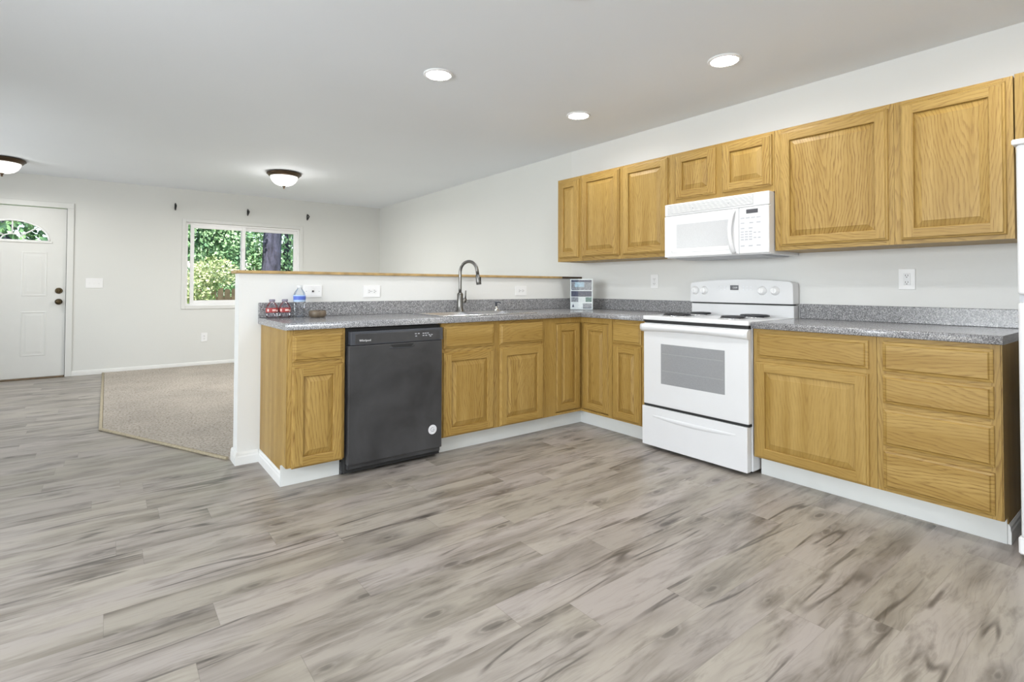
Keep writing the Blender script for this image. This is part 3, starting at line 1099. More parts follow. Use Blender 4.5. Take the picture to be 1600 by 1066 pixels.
SX0, SX1, SY0, SY1 = -1.850, -1.050, -0.545, -0.075   # hole for the sink
wt = thing('worktop', 'L-shaped speckled grey laminate worktop running from the peninsula end round the corner to the range', 'worktop', (0, 0, 0))
bm = new_bm()
XE = -2.882
CF, CFP = 0.648, 0.6504
# slab in boxes round the sink hole, leaving a strip for the rounded nosing
zz0, zz1 = ZB + 0.0005, ZT
nb = 0.016
box(bm, XE, SX0, -CFP + nb, -0.001, zz0, zz1)
box(bm, SX0, SX1, -CFP + nb, SY0, zz0, zz1)
box(bm, SX0, SX1, SY1, -0.001, zz0, zz1)
box(bm, SX1, -0.001, -CFP + nb, -0.001, zz0, zz1)
box(bm, -CF + nb, -0.001, R1 + 0.001, -CFP + nb, zz0, zz1)


def nosing(bm, pa, pb, nrm, mitre_a=0.0, mitre_b=0.0):
    """rounded strip between pa and pb; nrm points to the room; mitres shift the outer points along the run"""
    d = Vector((pb[0] - pa[0], pb[1] - pa[1])).normalized()
    prof = [(0, zz1)] + [(o_, z_) for o_, z_ in edge_profile(nb, 0, zz0, zz1)] + [(0, zz0)]
    b2 = bmesh.new()
    rr = []
    for p, mt in ((pa, mitre_a), (pb, mitre_b)):
        rr.append([b2.verts.new((p[0] + nrm[0] * o_ + d.x * mt * o_, p[1] + nrm[1] * o_ + d.y * mt * o_, z_)) for o_, z_ in prof])
    n = len(prof)
    for k in range(n):
        f = b2.faces.new((rr[0][k], rr[1][k], rr[1][(k + 1) % n], rr[0][(k + 1) % n]))
        f.smooth = True
    b2.faces.new(rr[0]); b2.faces.new(rr[1][::-1])
    bmesh.ops.recalc_face_normals(b2, faces=b2.faces)
    merge(bm, b2)


nosing(bm, (XE, -CFP + nb), (-CF + nb, -CFP + nb), (0, -1), 0, -1)
nosing(bm, (-CF + nb, -CFP + nb), (-CF + nb, R1 + 0.001), (-1, 0), 1, 0)
obj('top', bm, 'laminate', wt)
bm = new_bm()
box(bm, XE, -0.001, -0.021, -0.001, ZT, ZS, 0.003)
obj('backsplash', bm, 'laminate', wt)
bm = new_bm()
box(bm, -0.021, -0.001, R1 + 0.001, -0.0215, ZT, ZS, 0.003)
obj('backsplash', bm, 'laminate', wt)
wt2 = thing('worktop', 'straight speckled grey laminate worktop over the drawers, right of the range', 'worktop', (0, 0, 0))
bm = new_bm()
CE = -3.140
box(bm, -CF + nb, -0.001, CE, R2 - 0.003, zz0, zz1)
nosing(bm, (-CF + nb, R2 - 0.003), (-CF + nb, CE), (-1, 0))
obj('top', bm, 'laminate', wt2)
bx('backsplash', (-0.021, -0.001, CE, R2 - 0.003, ZT, ZS), 'laminate', wt2, bev=0.003)

# ------------------------------------------------------------------ sink, faucet, dispenser
sk = thing('sink', 'drop-in steel double-bowl sink in the peninsula worktop', 'sink', ((SX0 + SX1) / 2, (SY0 + SY1) / 2, ZT))
hx, hy = (SX1 - SX0) / 2, (SY1 - SY0) / 2
bm = new_bm()
rz0, rz1 = 0.0003, 0.0055
bowls = [(-hx + .02, -0.018), (0.018, hx - .02)]
by0, by1 = -hy + .02, hy - .085
box(bm, -hx - .02, hx + .02, -hy - .015, by0, rz0, rz1, 0.002)
box(bm, -hx - .02, hx + .02, by1, hy + .015, rz0, rz1, 0.002)
box(bm, -hx - .02, bowls[0][0], by0, by1, rz0, rz1)
box(bm, bowls[1][1], hx + .02, by0, by1, rz0, rz1)
box(bm, bowls[0][1], bowls[1][0], by0, by1, rz0, rz1)
obj('rim', bm, 'steel', sk)
for a, b in bowls:
    bm = new_bm()
    dp, wl = -0.18, 0.0015
    b2 = bmesh.new()
    rings = []
    for ins, z in ((0, rz1 - .001), (0.004, -0.02), (0.012, dp + .03), (0.04, dp)):
        rings.append([b2.verts.new((x, y, z)) for x, y in ((a + ins, by0 + ins), (b - ins, by0 + ins), (b - ins, by1 - ins), (a + ins, by1 - ins))])
    rings_faces(b2, rings, 0, True)
    bmesh.ops.recalc_face_normals(b2, faces=b2.faces)
    merge(bm, b2)
    s = obj('bowl', bm, 'steel', sk)
    bm = new_bm()
    lathe(bm, [(0.04, dp + .0015), (0.045, dp + .004), (0.03, dp + .003), (0.0, dp + .002)], 24, ((a + b) / 2, (by0 + by1) / 2, 0))
    obj('drain', bm, 'chrome', s)

fa = thing('kitchen_faucet', 'tall brushed nickel gooseneck faucet with pull-down spray head behind the sink', 'faucet', (-1.437, -0.100, ZT + 0.006))
bm = new_bm()
lathe(bm, [(0.032, 0.0), (0.032, 0.006), (0.026, 0.012), (0.024, 0.05), (0.024, 0.135), (0.019, 0.145), (0.013, 0.15)], 28)
obj('base', bm, 'nickel', fa)
dirv = Vector((0.34, -0.94, 0)).normalized()
rad = 0.083
pts = [(0, 0, 0.14)]
top_z = 0.393 - rad
pts += [(0, 0, 0.14 + (top_z - 0.14) * k / 4) for k in range(1, 5)]
for k in range(1, 13):
    a = PI * k / 12 * (170 / 180)
    o_ = rad * (1 - math.cos(a))
    pts.append((dirv.x * o_, dirv.y * o_, top_z + rad * math.sin(a)))
end = Vector(pts[-1])
pts.append(tuple(end + Vector((dirv.x * .006, dirv.y * .006, -0.035))))
bm = new_bm()
tube(bm, pts, 0.0125, 16)
obj('gooseneck', bm, 'nickel', fa)
bm = new_bm()
e0 = Vector(pts[-1])
dn = Vector((dirv.x * .16, dirv.y * .16, -1)).normalized()
tube(bm, [e0, e0 + dn * .005, e0 + dn * .02, e0 + dn * .055, e0 + dn * .078], [0.0135, 0.0165, 0.017, 0.0205, 0.019], 18)
sh = obj('spray_head', bm, 'nickel', fa)
bm = new_bm()
pb = e0 + dn * .035 + Vector((dirv.x, dirv.y, 0)) * .017
box(bm, pb.x - .007, pb.x + .007, pb.y - .007, pb.y + .007, pb.z - .016, pb.z + .016, .003)
obj('spray_button', bm, 'dark', sh)
bm = new_bm()
tube(bm, [(0.015, 0, 0.085), (0.05, -0.012, 0.085)], 0.0185, 18)
tube(bm, [(0.043, -0.01, 0.095), (0.046, -0.011, 0.165)], [0.007, 0.0055], 10)
obj('handle', bm, 'nickel', fa)

sd = thing('soap_dispenser', 'small chrome soap dispenser on the sink deck right of the faucet', 'dispenser', (-1.085, -0.100, ZT + 0.006))
bm = new_bm()
lathe(bm, [(0.022, 0.0), (0.022, 0.006), (0.014, 0.012), (0.010, 0.02), (0.010, 0.034)], 20)
obj('base', bm, 'chrome', sd)
bm = new_bm()
lathe(bm, [(0.0075, 0.033), (0.0075, 0.062), (0.011, 0.064), (0.011, 0.070), (0.004, 0.072)], 16)
tube(bm, [(0, 0, 0.066), (0.012, -0.03, 0.068), (0.018, -0.045, 0.060)], 0.005, 8)
obj('pump', bm, 'black_gloss', sd)

# ------------------------------------------------------------------ dishwasher
dwx0, dwx1 = -2.5415, -1.9045
DWW = dwx1 - dwx0
dw = thing('dishwasher', 'black built-in dishwasher in the peninsula between oak cabinets', 'dishwasher', (dwx0, -FP, 0))
bx('tub', (0.004, DWW - 0.004, 0.012, 0.58, 0.02, 0.862), 'dark', dw)
bm = new_bm()
box(bm, 0.008, DWW - 0.008, -0.030, 0.012, 0.072, 0.764, 0.006, seg=2)
dd = obj('door', bm, 'black', dw)
# pocket handle under the control strip
bm = new_bm()
prism(bm, [(0.265, 0.757), (0.425, 0.757), (0.405, 0.737), (0.285, 0.737)], -0.0312, -0.0306)
tube(bm, [(0.262, -0.032, 0.740), (0.285, -0.0335, 0.734), (0.405, -0.0335, 0.734), (0.428, -0.032, 0.740)], 0.0022, 8, mi=1)
obj('pocket_handle', bm, ['dark', 'black_gloss'], dw)
bm = new_bm()
box(bm, 0.018, DWW - 0.006, -0.034, 0.010, 0.766, 0.846, 0.004, seg=2)
cs = obj('control_strip', bm, 'black_gloss', dw)
bm = new_bm()
box(bm, 0.044, DWW - 0.03, -0.0352, -0.034, 0.772, 0.832, 0.0005)
obj('control_inlay', bm, 'black', cs)
text_mesh('brand_lettering', 'Whirlpool', 0.017, 'print_light', cs, Matrix.Translation((0.105, -0.0354, 0.792)) @ FACE)
rnd = random.Random(4)
for (x, z) in [(0.435, 0.815), (0.455, 0.815), (0.437, 0.800), (0.488, 0.815), (0.504, 0.815), (0.520, 0.815), (0.488, 0.801), (0.508, 0.801), (0.530, 0.804), (0.548, 0.804), (0.538, 0.795)]:
    bx('button_mark', (x - .006, x + .006, -0.0359, -0.0352, z - .0028, z + .0028), 'print_grey', cs)
# round energy sticker
st_ = Vector((DWW - 0.077, -0.0302, 0.195))
bm = new_bm()
lathe(bm, [(0.030, 0.0), (0.030, 0.0006), (0.0, 0.0007)], 40, st_, axis='Y', smooth=False)
stk = obj('round_sticker', bm, 'paper', dw, label='round white sticker low on the right')
bm = new_bm()
tube(bm, [(st_.x + .013 * math.cos(R(a)), st_.y - .0008, st_.z + .013 * math.sin(R(a))) for a in range(30, 331, 15)], 0.0016, 6)
tube(bm, [(st_.x + .012, st_.y - .0008, st_.z - .006), (st_.x + .013, st_.y - .0008, st_.z + .001), (st_.x + .001, st_.y - .0008, st_.z - .001), (st_.x - .003, st_.y - .0008, st_.z - .007)], 0.0014, 6)
for a in range(0, 360, 20):
    if 250 < a < 290: continue
    ca_, sa_ = math.cos(R(a)), math.sin(R(a))
    tube(bm, [(st_.x + .021 * ca_, st_.y - .0006, st_.z + .021 * sa_), (st_.x + .025 * ca_, st_.y - .0006, st_.z + .025 * sa_)], 0.0011, 5)
obj('sticker_print', bm, 'ink_grey', stk)
bx('toe_panel', (0.0, DWW - 0.012, 0.060, 0.075, 0.002, 0.075), 'black', dw, bev=0.002)
bx('lower_door_lip', (0.012, DWW - 0.012, -0.012, 0.010, 0.045, 0.071), 'black', dw, bev=0.002)

# ------------------------------------------------------------------ range
RW = R1 - R2 - 0.006
rg = thing('range', 'white freestanding electric coil range with oven', 'stove', (-F, R1 - 0.003, 0), RUN)
bm = new_bm()
box(bm, 0.003, RW - 0.003, 0.0, 0.595, 0.022, 0.884, 0.003)
obj('body', bm, 'white', rg)
for x in (0.05, RW - 0.05):
    for y in (0.06, 0.53):
        bm = new_bm()
        lathe(bm, [(0.018, 0.0), (0.018, 0.012), (0.010, 0.014), (0.010, 0.024)], 16, (x, y, 0))
        obj('leveling_foot', bm, 'dark', rg)
bm = new_bm()
box(bm, 0.0, RW, -0.050, 0.535, 0.885, 0.913, 0.007, seg=3)
obj('cooktop', bm, 'white', rg)
bx('shadow_gap', (0.008, RW - 0.008, -0.036, 0.0, 0.866, 0.884), 'dark', rg)
bm = new_bm()
box(bm, 0.004, RW - 0.004, -0.046, -0.001, 0.304, 0.864, 0.006, seg=2)
od = obj('oven_door', bm, 'white', rg)
bx('oven_window', (0.150, 0.615, -0.0475, -0.046, 0.457, 0.726), 'oven_glass', od, bev=0.0006)
for z in (0.545, 0.66):
    bm = new_bm()
    box(bm, 0.16, 0.605, -0.0480, -0.0474, z, z + .003)
    obj('rack_line', bm, 'rack_grey', od)
# wide bowed handle along the door top
bm = new_bm()
b2 = bmesh.new()
n = 28
secs = []
for k in range(n + 1):
    u = k / n
    x = -0.004 + (RW + 0.008) * u
    bow = 0.030 + 0.018 * math.sin(PI * u) ** 0.6
    z0h = 0.812 if 0.16 < u < 0.84 else 0.812 - 0.006
    zb_ = 0.806 + 0.010 * math.sin(PI * u)
    prof = [(-0.040, zb_ - .004), (-0.046 - bow * .55, zb_), (-0.046 - bow, zb_ + .014), (-0.046 - bow, 0.846), (-0.046 - bow * .7, 0.857), (-0.040, 0.860)]
    secs.append([b2.verts.new((x, y, z)) for y, z in prof])
for a, b in zip(secs, secs[1:]):
    for k in range(6):
        f = b2.faces.new((a[k], b[k], b[(k + 1) % 6], a[(k + 1) % 6]))
        f.smooth = True
b2.faces.new(secs[0]); b2.faces.new(secs[-1][::-1])
bmesh.ops.recalc_face_normals(b2, faces=b2.faces)
merge(bm, b2)
oh = obj('handle', bm, 'white', od)
oh.data.polygons.foreach_set('use_smooth', [len(p.vertices) == 4 for p in oh.data.polygons])
# storage drawer with a scooped pull
bm = new_bm()
box(bm, -0.004, RW - 0.010, -0.052, -0.002, 0.022, 0.288, 0.004, seg=2)
dr = obj('storage_drawer', bm, 'white', rg)
bm = new_bm()
b2 = bmesh.new()
n = 20
ra, rb_ = [], []
up_, lo_, md = [], [], []
for k in range(n + 1):
    u = k / n
    x = 0.085 + 0.60 * u
    s_ = math.sin(PI * u)
    up_.append(b2.verts.new((x, -0.0522, 0.236)))
    md.append(b2.verts.new((x, -0.0522 - 0.016 * s_ ** .7, 0.232 - .006 * s_)))
    lo_.append(b2.verts.new((x, -0.0522, 0.222 - 0.016 * s_)))
for k in range(n):
    for a, b in ((up_, md), (md, lo_)):
        f = b2.faces.new((a[k], a[k + 1], b[k + 1], b[k]))
        f.smooth = True
bmesh.ops.recalc_face_normals(b2, faces=b2.faces)
merge(bm, b2)
obj('drawer_pull', bm, 'white', dr)
bx('door_gap', (0.006, RW - 0.006, -0.040, -0.002, 0.289, 0.303), 'dark', rg)
# backguard: lower riser, dark seam, arched control panel
bm = new_bm()
box(bm, 0.004, RW - 0.004, 0.535, 0.600, 0.884, 0.992, 0.003)
obj('back_riser', bm, 'white', rg)
bx('panel_seam', (0.014, RW - 0.014, 0.529, 0.59, 0.993, 1.000), 'dark', rg)
bm = new_bm()
n = 18
pl = [(0.0, 1.001), (RW, 1.001)]
pl += [(RW - .003, 1.135), (RW - .012, 1.145)]
for k in range(n + 1):
    u = 1 - k / n
    pl.append((0.02 + (RW - .04) * u, 1.150 + 0.021 * math.sin(PI * u) ** .9))
pl += [(0.012, 1.145), (0.003, 1.135)]
prism(bm, pl, 0.520, 0.604, bev=0.004)
cpn = obj('control_panel', bm, 'white', rg)
bx('clock_display', (0.330, 0.392, 0.5175, 0.5195, 1.093, 1.127), 'display', cpn)
text_mesh('clock_digits', '12:00', 0.017, 'print_light', cpn, Matrix.Translation((0.366, 0.5172, 1.110)) @ FACE, 0.0003)
for x in (0.047, 0.122, 0.562, 0.650):
    bm = new_bm()
    lathe(bm, [(0.030, 0.0), (0.030, 0.004), (0.0235, 0.007), (0.021, 0.024), (0.017, 0.027)], 28, (x, 0.5195, 1.090), axis='Y')
    kb = obj('burner_knob', bm, 'white_soft', cpn)
    bm = new_bm()
    box(bm, x - .004, x + .004, 0.4865, 0.494, 1.070, 1.110, 0.002)
    obj('knob_grip', bm, 'white_soft', kb)
for x in (0.235, 0.262, 0.289, 0.43, 0.457, 0.484):
    bx('panel_button', (x - .008, x + .008, 0.5185, 0.5195, 1.112, 1.120), 'print_light', cpn)
    bx('panel_button', (x - .008, x + .008, 0.5185, 0.5195, 1.093, 1.101), 'print_light', cpn)
bx('name_strip', (0.332, 0.40, 0.5186, 0.5195, 1.072, 1.078), 'print_light', cpn)
# burners
for (x, y, r) in ((0.175, 0.115, 0.098), (0.175, 0.395, 0.078), (0.575, 0.125, 0.078), (0.575, 0.395, 0.098)):
    bm = new_bm()
    lathe(bm, [(r + .012, 0.9132), (r + .014, 0.916), (r + .008, 0.9165), (r * .85, 0.9142), (0.0, 0.9138)], 40, (x, y, 0))
    pan = obj('drip_pan', bm, 'chrome', rg)
    bm = new_bm()
    ptsb = []
    turns = 4
    for k in range(turns * 26 + 1):
        a = 2 * PI * k / 26
        rr_ = 0.018 + (r - 0.022) * k / (turns * 26)
        ptsb.append((x + rr_ * math.cos(a), y + rr_ * math.sin(a), 0.925))
    tube(bm, ptsb, 0.0065, 8)
    for a in (90, 210, 330):
        tube(bm, [(x, y, 0.9185), (x + (r) * math.cos(R(a)), y + (r) * math.sin(R(a)), 0.9185)], 0.003, 6)
    obj('coil_burner', bm, 'coil', rg)

# ------------------------------------------------------------------ microwave
MW0, MW1 = -1.2735, -2.0405
MWW = MW0 - MW1
MZ0, MZ1 = 1.322, 1.7140
mw = thing('microwave', 'white over-the-range microwave under the short oak cabinet', 'microwave', (-0.410, MW0, MZ0), RUN)
H = MZ1 - MZ0
bm = new_bm()
box(bm, 0.004, MWW - 0.004, 0.022, 0.406, 0.0, H, 0.003)
obj('body', bm, 'white', mw)
bm = new_bm()
box(bm, 0.0, MWW, 0.0, 0.024, 0.306, H, 0.006, seg=2)
vg = obj('vent_strip', bm, 'white', mw)
bx('vent_recess', (0.028, 0.667, -0.0008, 0.001, 0.319, 0.379), 'rack_grey', vg)
for k in range(6):
    z = 0.322 + 0.0095 * k
    bx('vent_slat', (0.03, 0.665, -0.0035, 0.001, z, z + .0062), 'white_soft', vg, bev=0.001)
for x in (0.235, 0.50):
    bm = new_bm()
    lathe(bm, [(0.0045, 0.0), (0.004, 0.0015), (0.0, 0.002)], 12, (x, -0.0035, 0.345), axis='Y')
    obj('vent_screw', bm, 'print_grey', vg)
bm = new_bm()
box(bm, 0.0, 0.570, -0.004, 0.022, 0.006, 0.304, 0.006, seg=2)
md_ = obj('door', bm, 'white', mw)
bm = new_bm()
box(bm, 0.040, 0.505, -0.0062, -0.004, 0.036, 0.285, 0.001)
inl = obj('door_inlay', bm, 'white', md_)
bx('door_window', (0.105, 0.500, -0.0074, -0.006, 0.068, 0.238), 'micro_glass', md_, bev=0.0005)
bm = new_bm()
hp = []
for k in range(15):
    u = k / 14
    hp.append((0.540 - 0.012 * math.sin(PI * u), -0.006 - 0.036 * math.sin(PI * u) ** .55, 0.014 + 0.28 * u))
tube(bm, hp, 0.0135, 12)
obj('handle', bm, 'white', md_)
bm = new_bm()
lathe(bm, [(0.007, 0.0), (0.007, 0.0006), (0.0, 0.0008)], 16, (0.064, -0.0064, 0.018 + .030), axis='Y')
obj('door_emblem', bm, 'print_light', md_)
bm = new_bm()
box(bm, 0.572, MWW, -0.004, 0.022, 0.006, 0.304, 0.006, seg=2)
cpm = obj('control_panel', bm, 'white', mw)
bx('display', (0.622, 0.698, -0.0058, -0.004, 0.262, 0.288), 'display', cpm, bev=0.0005)
btn = []
for x in (0.597, 0.632, 0.667, 0.702): btn.append((x, 0.234, .013))
for x in (0.597, 0.655, 0.702): btn.append((x, 0.202, .013))
for x in (0.597, 0.650): btn.append((x, 0.168, .013))
for j in range(4):
    for x in (0.595, 0.622, 0.650): btn.append((x, 0.146 - .0165 * j, .010))
for j in range(2):
    for x in (0.678, 0.706): btn.append((x, 0.138 - .033 * j, .008))
for x in (0.597, 0.650, 0.702): btn.append((x, 0.056, .013))
for x, z, s in btn:
    bx('button', (x - s, x + s, -0.0049, -0.0039, z - .0038, z + .0038), 'print_grey', cpm)
bm = new_bm()
prism(bm, [(0.02, 0.0), (0.40, 0.0), (0.38, -0.006), (0.30, -0.010), (0.10, -0.010), (0.04, -0.006)], 0.06, MWW - 0.06, 'YZ')
bp = obj('underside_plate', bm, 'gray_metal', mw)
for x in (0.17, 0.46):
    bx('grease_filter', (x, x + 0.15, 0.12, 0.30, -0.0125, -0.0102), 'gray_metal', bp)

# ------------------------------------------------------------------ refrigerator
FY0 = -3.196
fr = thing('refrigerator', 'white top-freezer refrigerator cut off by the right edge', 'refrigerator', (-0.70, FY0, 0), RUN)
bx('body', (0.0, 0.84, 0.06, 0.66, 0.03, 1.70), 'white', fr, bev=0.006)
bx('freezer_door', (0.0, 0.84, -0.005, 0.055, 1.085, 1.70), 'white', fr, bev=0.012, seg=3)
bx('fridge_door', (0.0, 0.84, -0.005, 0.055, 0.10, 1.055), 'white', fr, bev=0.012, seg=3)
bx('gasket', (0.004, 0.836, 0.01, 0.059, 1.056, 1.084), 'print_grey', fr)
bx('base_grille', (-0.012, 0.852, 0.02, 0.06, 0.025, 0.095), 'white_soft', fr, bev=0.006)
bx('hinge_cover', (-0.012, 0.07, -0.01, 0.08, 1.700, 1.722), 'white_soft', fr, bev=0.004)
for x in (0.05, 0.79):
    bm = new_bm()
    lathe(bm, [(0.02, 0.0), (0.02, 0.018), (0.012, 0.032)], 14, (x, 0.05, 0))
    obj('leveling_foot', bm, 'dark', fr)
for x in (0.08, 0.76):
    bm = new_bm()
    lathe(bm, [(0.02, 0.0), (0.02, 0.032)], 14, (x, 0.60, 0))
    obj('leveling_foot', bm, 'dark', fr)
bm = new_bm()
tube(bm, [(0.79, -0.005, 1.12), (0.79, -0.05, 1.14), (0.79, -0.05, 1.40), (0.79, -0.005, 1.42)], 0.012, 10)
obj('handle', bm, 'white', fr)
bm = new_bm()
tube(bm, [(0.79, -0.005, 0.60), (0.79, -0.05, 0.62), (0.79, -0.05, 1.00), (0.79, -0.005, 1.02)], 0.012, 10)
obj('handle', bm, 'white', fr)

# ------------------------------------------------------------------ outlets and switches


def plate(name, label, cat, loc, rotz, w, h, kind, group=None):
    """wall plate facing local -y"""
    t = thing(name, label, cat, loc, rotz, group)
    bx('cover_plate', (-w / 2, w / 2, -0.006, -0.0005, -h / 2, h / 2), 'white_soft', t, bev=0.0025, seg=2)
    if kind in ('duplex', 'duplex_h'):
        hz = kind == 'duplex_h'
        for s in (-1, 1):
            cx, cz_ = (s * 0.0195, 0) if hz else (0, s * 0.0195)
            bm = new_bm()
            if hz: box(bm, cx - .0135, cx + .0135, -0.0078, -0.006, -.017, .017, .0008)
            else: box(bm, -.017, .017, -0.0078, -0.006, cz_ - .0135, cz_ + .0135, .0008)
            rc = obj('receptacle', bm, 'white_soft', t)
            bm = new_bm()
            if hz:
                for z in (-.007, .007): box(bm, cx - .006, cx + .003, -0.0084, -0.0077, z - .0014, z + .0014)
                lathe(bm, [(0.0026, 0), (0.0026, .0007)], 10, (cx + .0085, -0.0077, 0), axis='Y')
            else:
                for x in (-.007, .007): box(bm, x - .0014, x + .0014, -0.0084, -0.0077, cz_ - .003, cz_ + .006)
                lathe(bm, [(0.0026, 0), (0.0026, .0007)], 10, (0, -0.0077, cz_ - .0085), axis='Y')
            obj('slots', bm, 'slot', rc)
        bm = new_bm()
        lathe(bm, [(0.003, 0), (0.0025, .001), (0, .0012)], 10, (0, -0.006, 0), axis='Y')
        obj('screw', bm, 'print_grey', t)
    elif kind == 'gfci':
        bm = new_bm()
        box(bm, -.0168, .0168, -0.0085, -0.006, -.0335, .0335, .001)
        rc = obj('receptacle', bm, 'white', t)
        bm = new_bm()
        for c_ in (-.0195, .0195):
            for x in (-.006, .006): box(bm, x - .0014, x + .0014, -0.0092, -0.0084, c_ - .002, c_ + .007)
            lathe(bm, [(0.0028, 0), (0.0028, .0008)], 10, (0, -0.0084, c_ - .008), axis='Y')
        obj('slots', bm, 'slot', rc)
        for z in (-.0045, .0045):
            bx('test_button', (-.007, .007, -0.0098, -0.0084, z - .003, z + .003), 'print_light', rc)
    elif kind == 'jack':
        bm = new_bm()
        lathe(bm, [(0.0065, 0), (0.0065, .004), (0.0045, .010), (0.0, .0101)], 14, (0, -0.006, 0), axis='Y')
        obj('coax_jack', bm, 'slot', t)
        for x in (-.042, .042):
            bm = new_bm()
            lathe(bm, [(0.003, 0), (0.0025, .001), (0, .0012)], 10, (x, -0.006, 0), axis='Y')
            obj('screw', bm, 'print_grey', t)
    elif kind.startswith('switch'):
        k = int(kind[-1])
        for i in range(k):
            cx = (i - (k - 1) / 2) * 0.046
            bm = new_bm()
            box(bm, cx - .005, cx + .005, -0.0075, -0.006, -.012, .012, .0005)
            box(bm, cx - .0035, cx + .0035, -0.016, -0.007, 0.0, .008, .001)
            obj('toggle', bm, 'white_soft', t)
    return t


plate('wall_outlet', 'horizontal cable jack plate on the half wall above the brown bowl', 'outlet', (-2.545, 0, 1.076), 0, 0.122, 0.082, 'jack', 'cover plates on the half wall')
plate('wall_outlet', 'horizontal double outlet on the half wall above the dishwasher', 'outlet', (-2.127, 0, 1.075), 0, 0.128, 0.086, 'duplex_h', 'cover plates on the half wall')
plate('wall_outlet', 'horizontal double outlet on the half wall right of the faucet', 'outlet', (-0.745, 0, 1.076), 0, 0.128, 0.084, 'duplex_h', 'cover plates on the half wall')
plate('wall_outlet', 'upright outlet on the kitchen wall left of the range', 'outlet', (0, -0.873, 1.160), RUN, 0.075, 0.118, 'duplex', 'outlets on the range wall')
plate('wall_outlet', 'upright outlet with test buttons on the kitchen wall right of the range', 'outlet', (0, -2.631, 1.162), RUN, 0.080, 0.120, 'gfci', 'outlets on the range wall')
plate('light_switch', 'white triple switch plate beside the front door', 'switch', (-3.770, YF, 1.140), 0, 0.172, 0.122, 'switch3')
plate('wall_outlet', 'small outlet low on the far wall under the window', 'outlet', (-2.566, YF, 0.397), 0, 0.076, 0.122, 'duplex')

# ------------------------------------------------------------------ things on the worktop
LZ = ZT + 0.0004


def soda(label, x, y):
    t = thing('soda_bottle', label, 'bottle', (x, y, LZ), 0, 'small red-labelled bottles on the worktop')
    t.scale = (1.28, 1.28, 1.04)
    bm = new_bm()
    lathe(bm, [(0.020, 0.0), (0.026, 0.004), (0.0275, 0.015), (0.0265, 0.028), (0.0275, 0.034), (0.0275, 0.062), (0.026, 0.068), (0.022, 0.082), (0.013, 0.094), (0.011, 0.100)], 28)
    obj('bottle_body', bm, 'cola', t)
    bm = new_bm()
    lathe(bm, [(0.0280, 0.034), (0.0284, 0.035), (0.0284, 0.060), (0.0280, 0.061)], 28)
    lb = obj('label_band', bm, 'red_label', t)
    bm = new_bm()
    for a0, a1, z0, z1 in ((-100, -62, .042, .054), (-60, -40, .038, .05), (-150, -128, .040, .056), (-30, 0, .044, .055)):
        pts_ = [(0.0288 * math.cos(R(a)), 0.0288 * math.sin(R(a))) for a in range(a0, a1 + 1, 6)]
        b2 = bmesh.new()
        lo = [b2.verts.new((u, v, z0)) for u, v in pts_]
        hi = [b2.verts.new((u, v, z1)) for u, v in pts_]
        for k in range(len(pts_) - 1):
            b2.faces.new((lo[k], lo[k + 1], hi[k + 1], hi[k]))
        merge(bm, b2)
    obj('label_print', bm, 'pink', lb)
    bm = new_bm()
    lathe(bm, [(0.0135, 0.099), (0.0140, 0.101), (0.0140, 0.111), (0.0125, 0.113), (0.0, 0.1135)], 20)
    obj('bottle_cap', bm, 'bottle_cap', t)
    return t


soda('small clear bottle with red label, leftmost on the peninsula worktop', -2.820, -0.088)
soda('small clear bottle with red label, between its twin and the water bottle', -2.744, -0.088)
wb = thing('water_bottle', 'clear plastic water bottle with a blue label standing before the backsplash', 'bottle', (-2.652, -0.082, LZ))
wb.scale = (1.12, 1.12, 1.0)
bm = new_bm()
lathe(bm, [(0.024, 0.0), (0.031, 0.004), (0.0325, 0.02), (0.031, 0.03), (0.0325, 0.04), (0.031, 0.052), (0.0325, 0.062), (0.0325, 0.145), (0.031, 0.150), (0.026, 0.164), (0.015, 0.182), (0.0125, 0.188), (0.0125, 0.192)], 32)
obj('bottle_body', bm, 'pet', wb)
bm = new_bm()
lathe(bm, [(0.0330, 0.100), (0.0334, 0.101), (0.0334, 0.143), (0.0330, 0.144)], 32)
lbl = obj('label_band', bm, 'pale_blue', wb)
bm = new_bm()
lathe(bm, [(0.0337, 0.113), (0.0339, 0.114), (0.0339, 0.136), (0.0337, 0.137)], 32)
obj('label_print', bm, 'blue_label', lbl)
bm = new_bm()
lathe(bm, [(0.0140, 0.190), (0.0148, 0.192), (0.0148, 0.204), (0.013, 0.206), (0.0, 0.2065)], 20)
obj('bottle_cap', bm, 'bottle_cap_white', wb)

bw = thing('bowl', 'shallow brown stoneware bowl on the worktop above the oak end cabinet', 'bowl', (-2.565, -0.175, LZ))
bw.scale = (1.0, 1.0, 1.35)
bm = new_bm()
lathe(bm, [(0.036, 0.0), (0.046, 0.002), (0.053, 0.012), (0.054, 0.022), (0.051, 0.031), (0.047, 0.033), (0.044, 0.031), (0.045, 0.020), (0.038, 0.010), (0.0, 0.008)], 36)
bo = obj('bowl_body', bm, 'bowl_wood', bw)
for k in range(3):
    a = R(-100 + 60 * k)
    bx('rim_notch', (0.045 * math.cos(a) - .006, 0.045 * math.cos(a) + .006, 0.045 * math.sin(a) - .006, 0.045 * math.sin(a) + .006, 0.0325, 0.0345), 'cap_dark', bw)

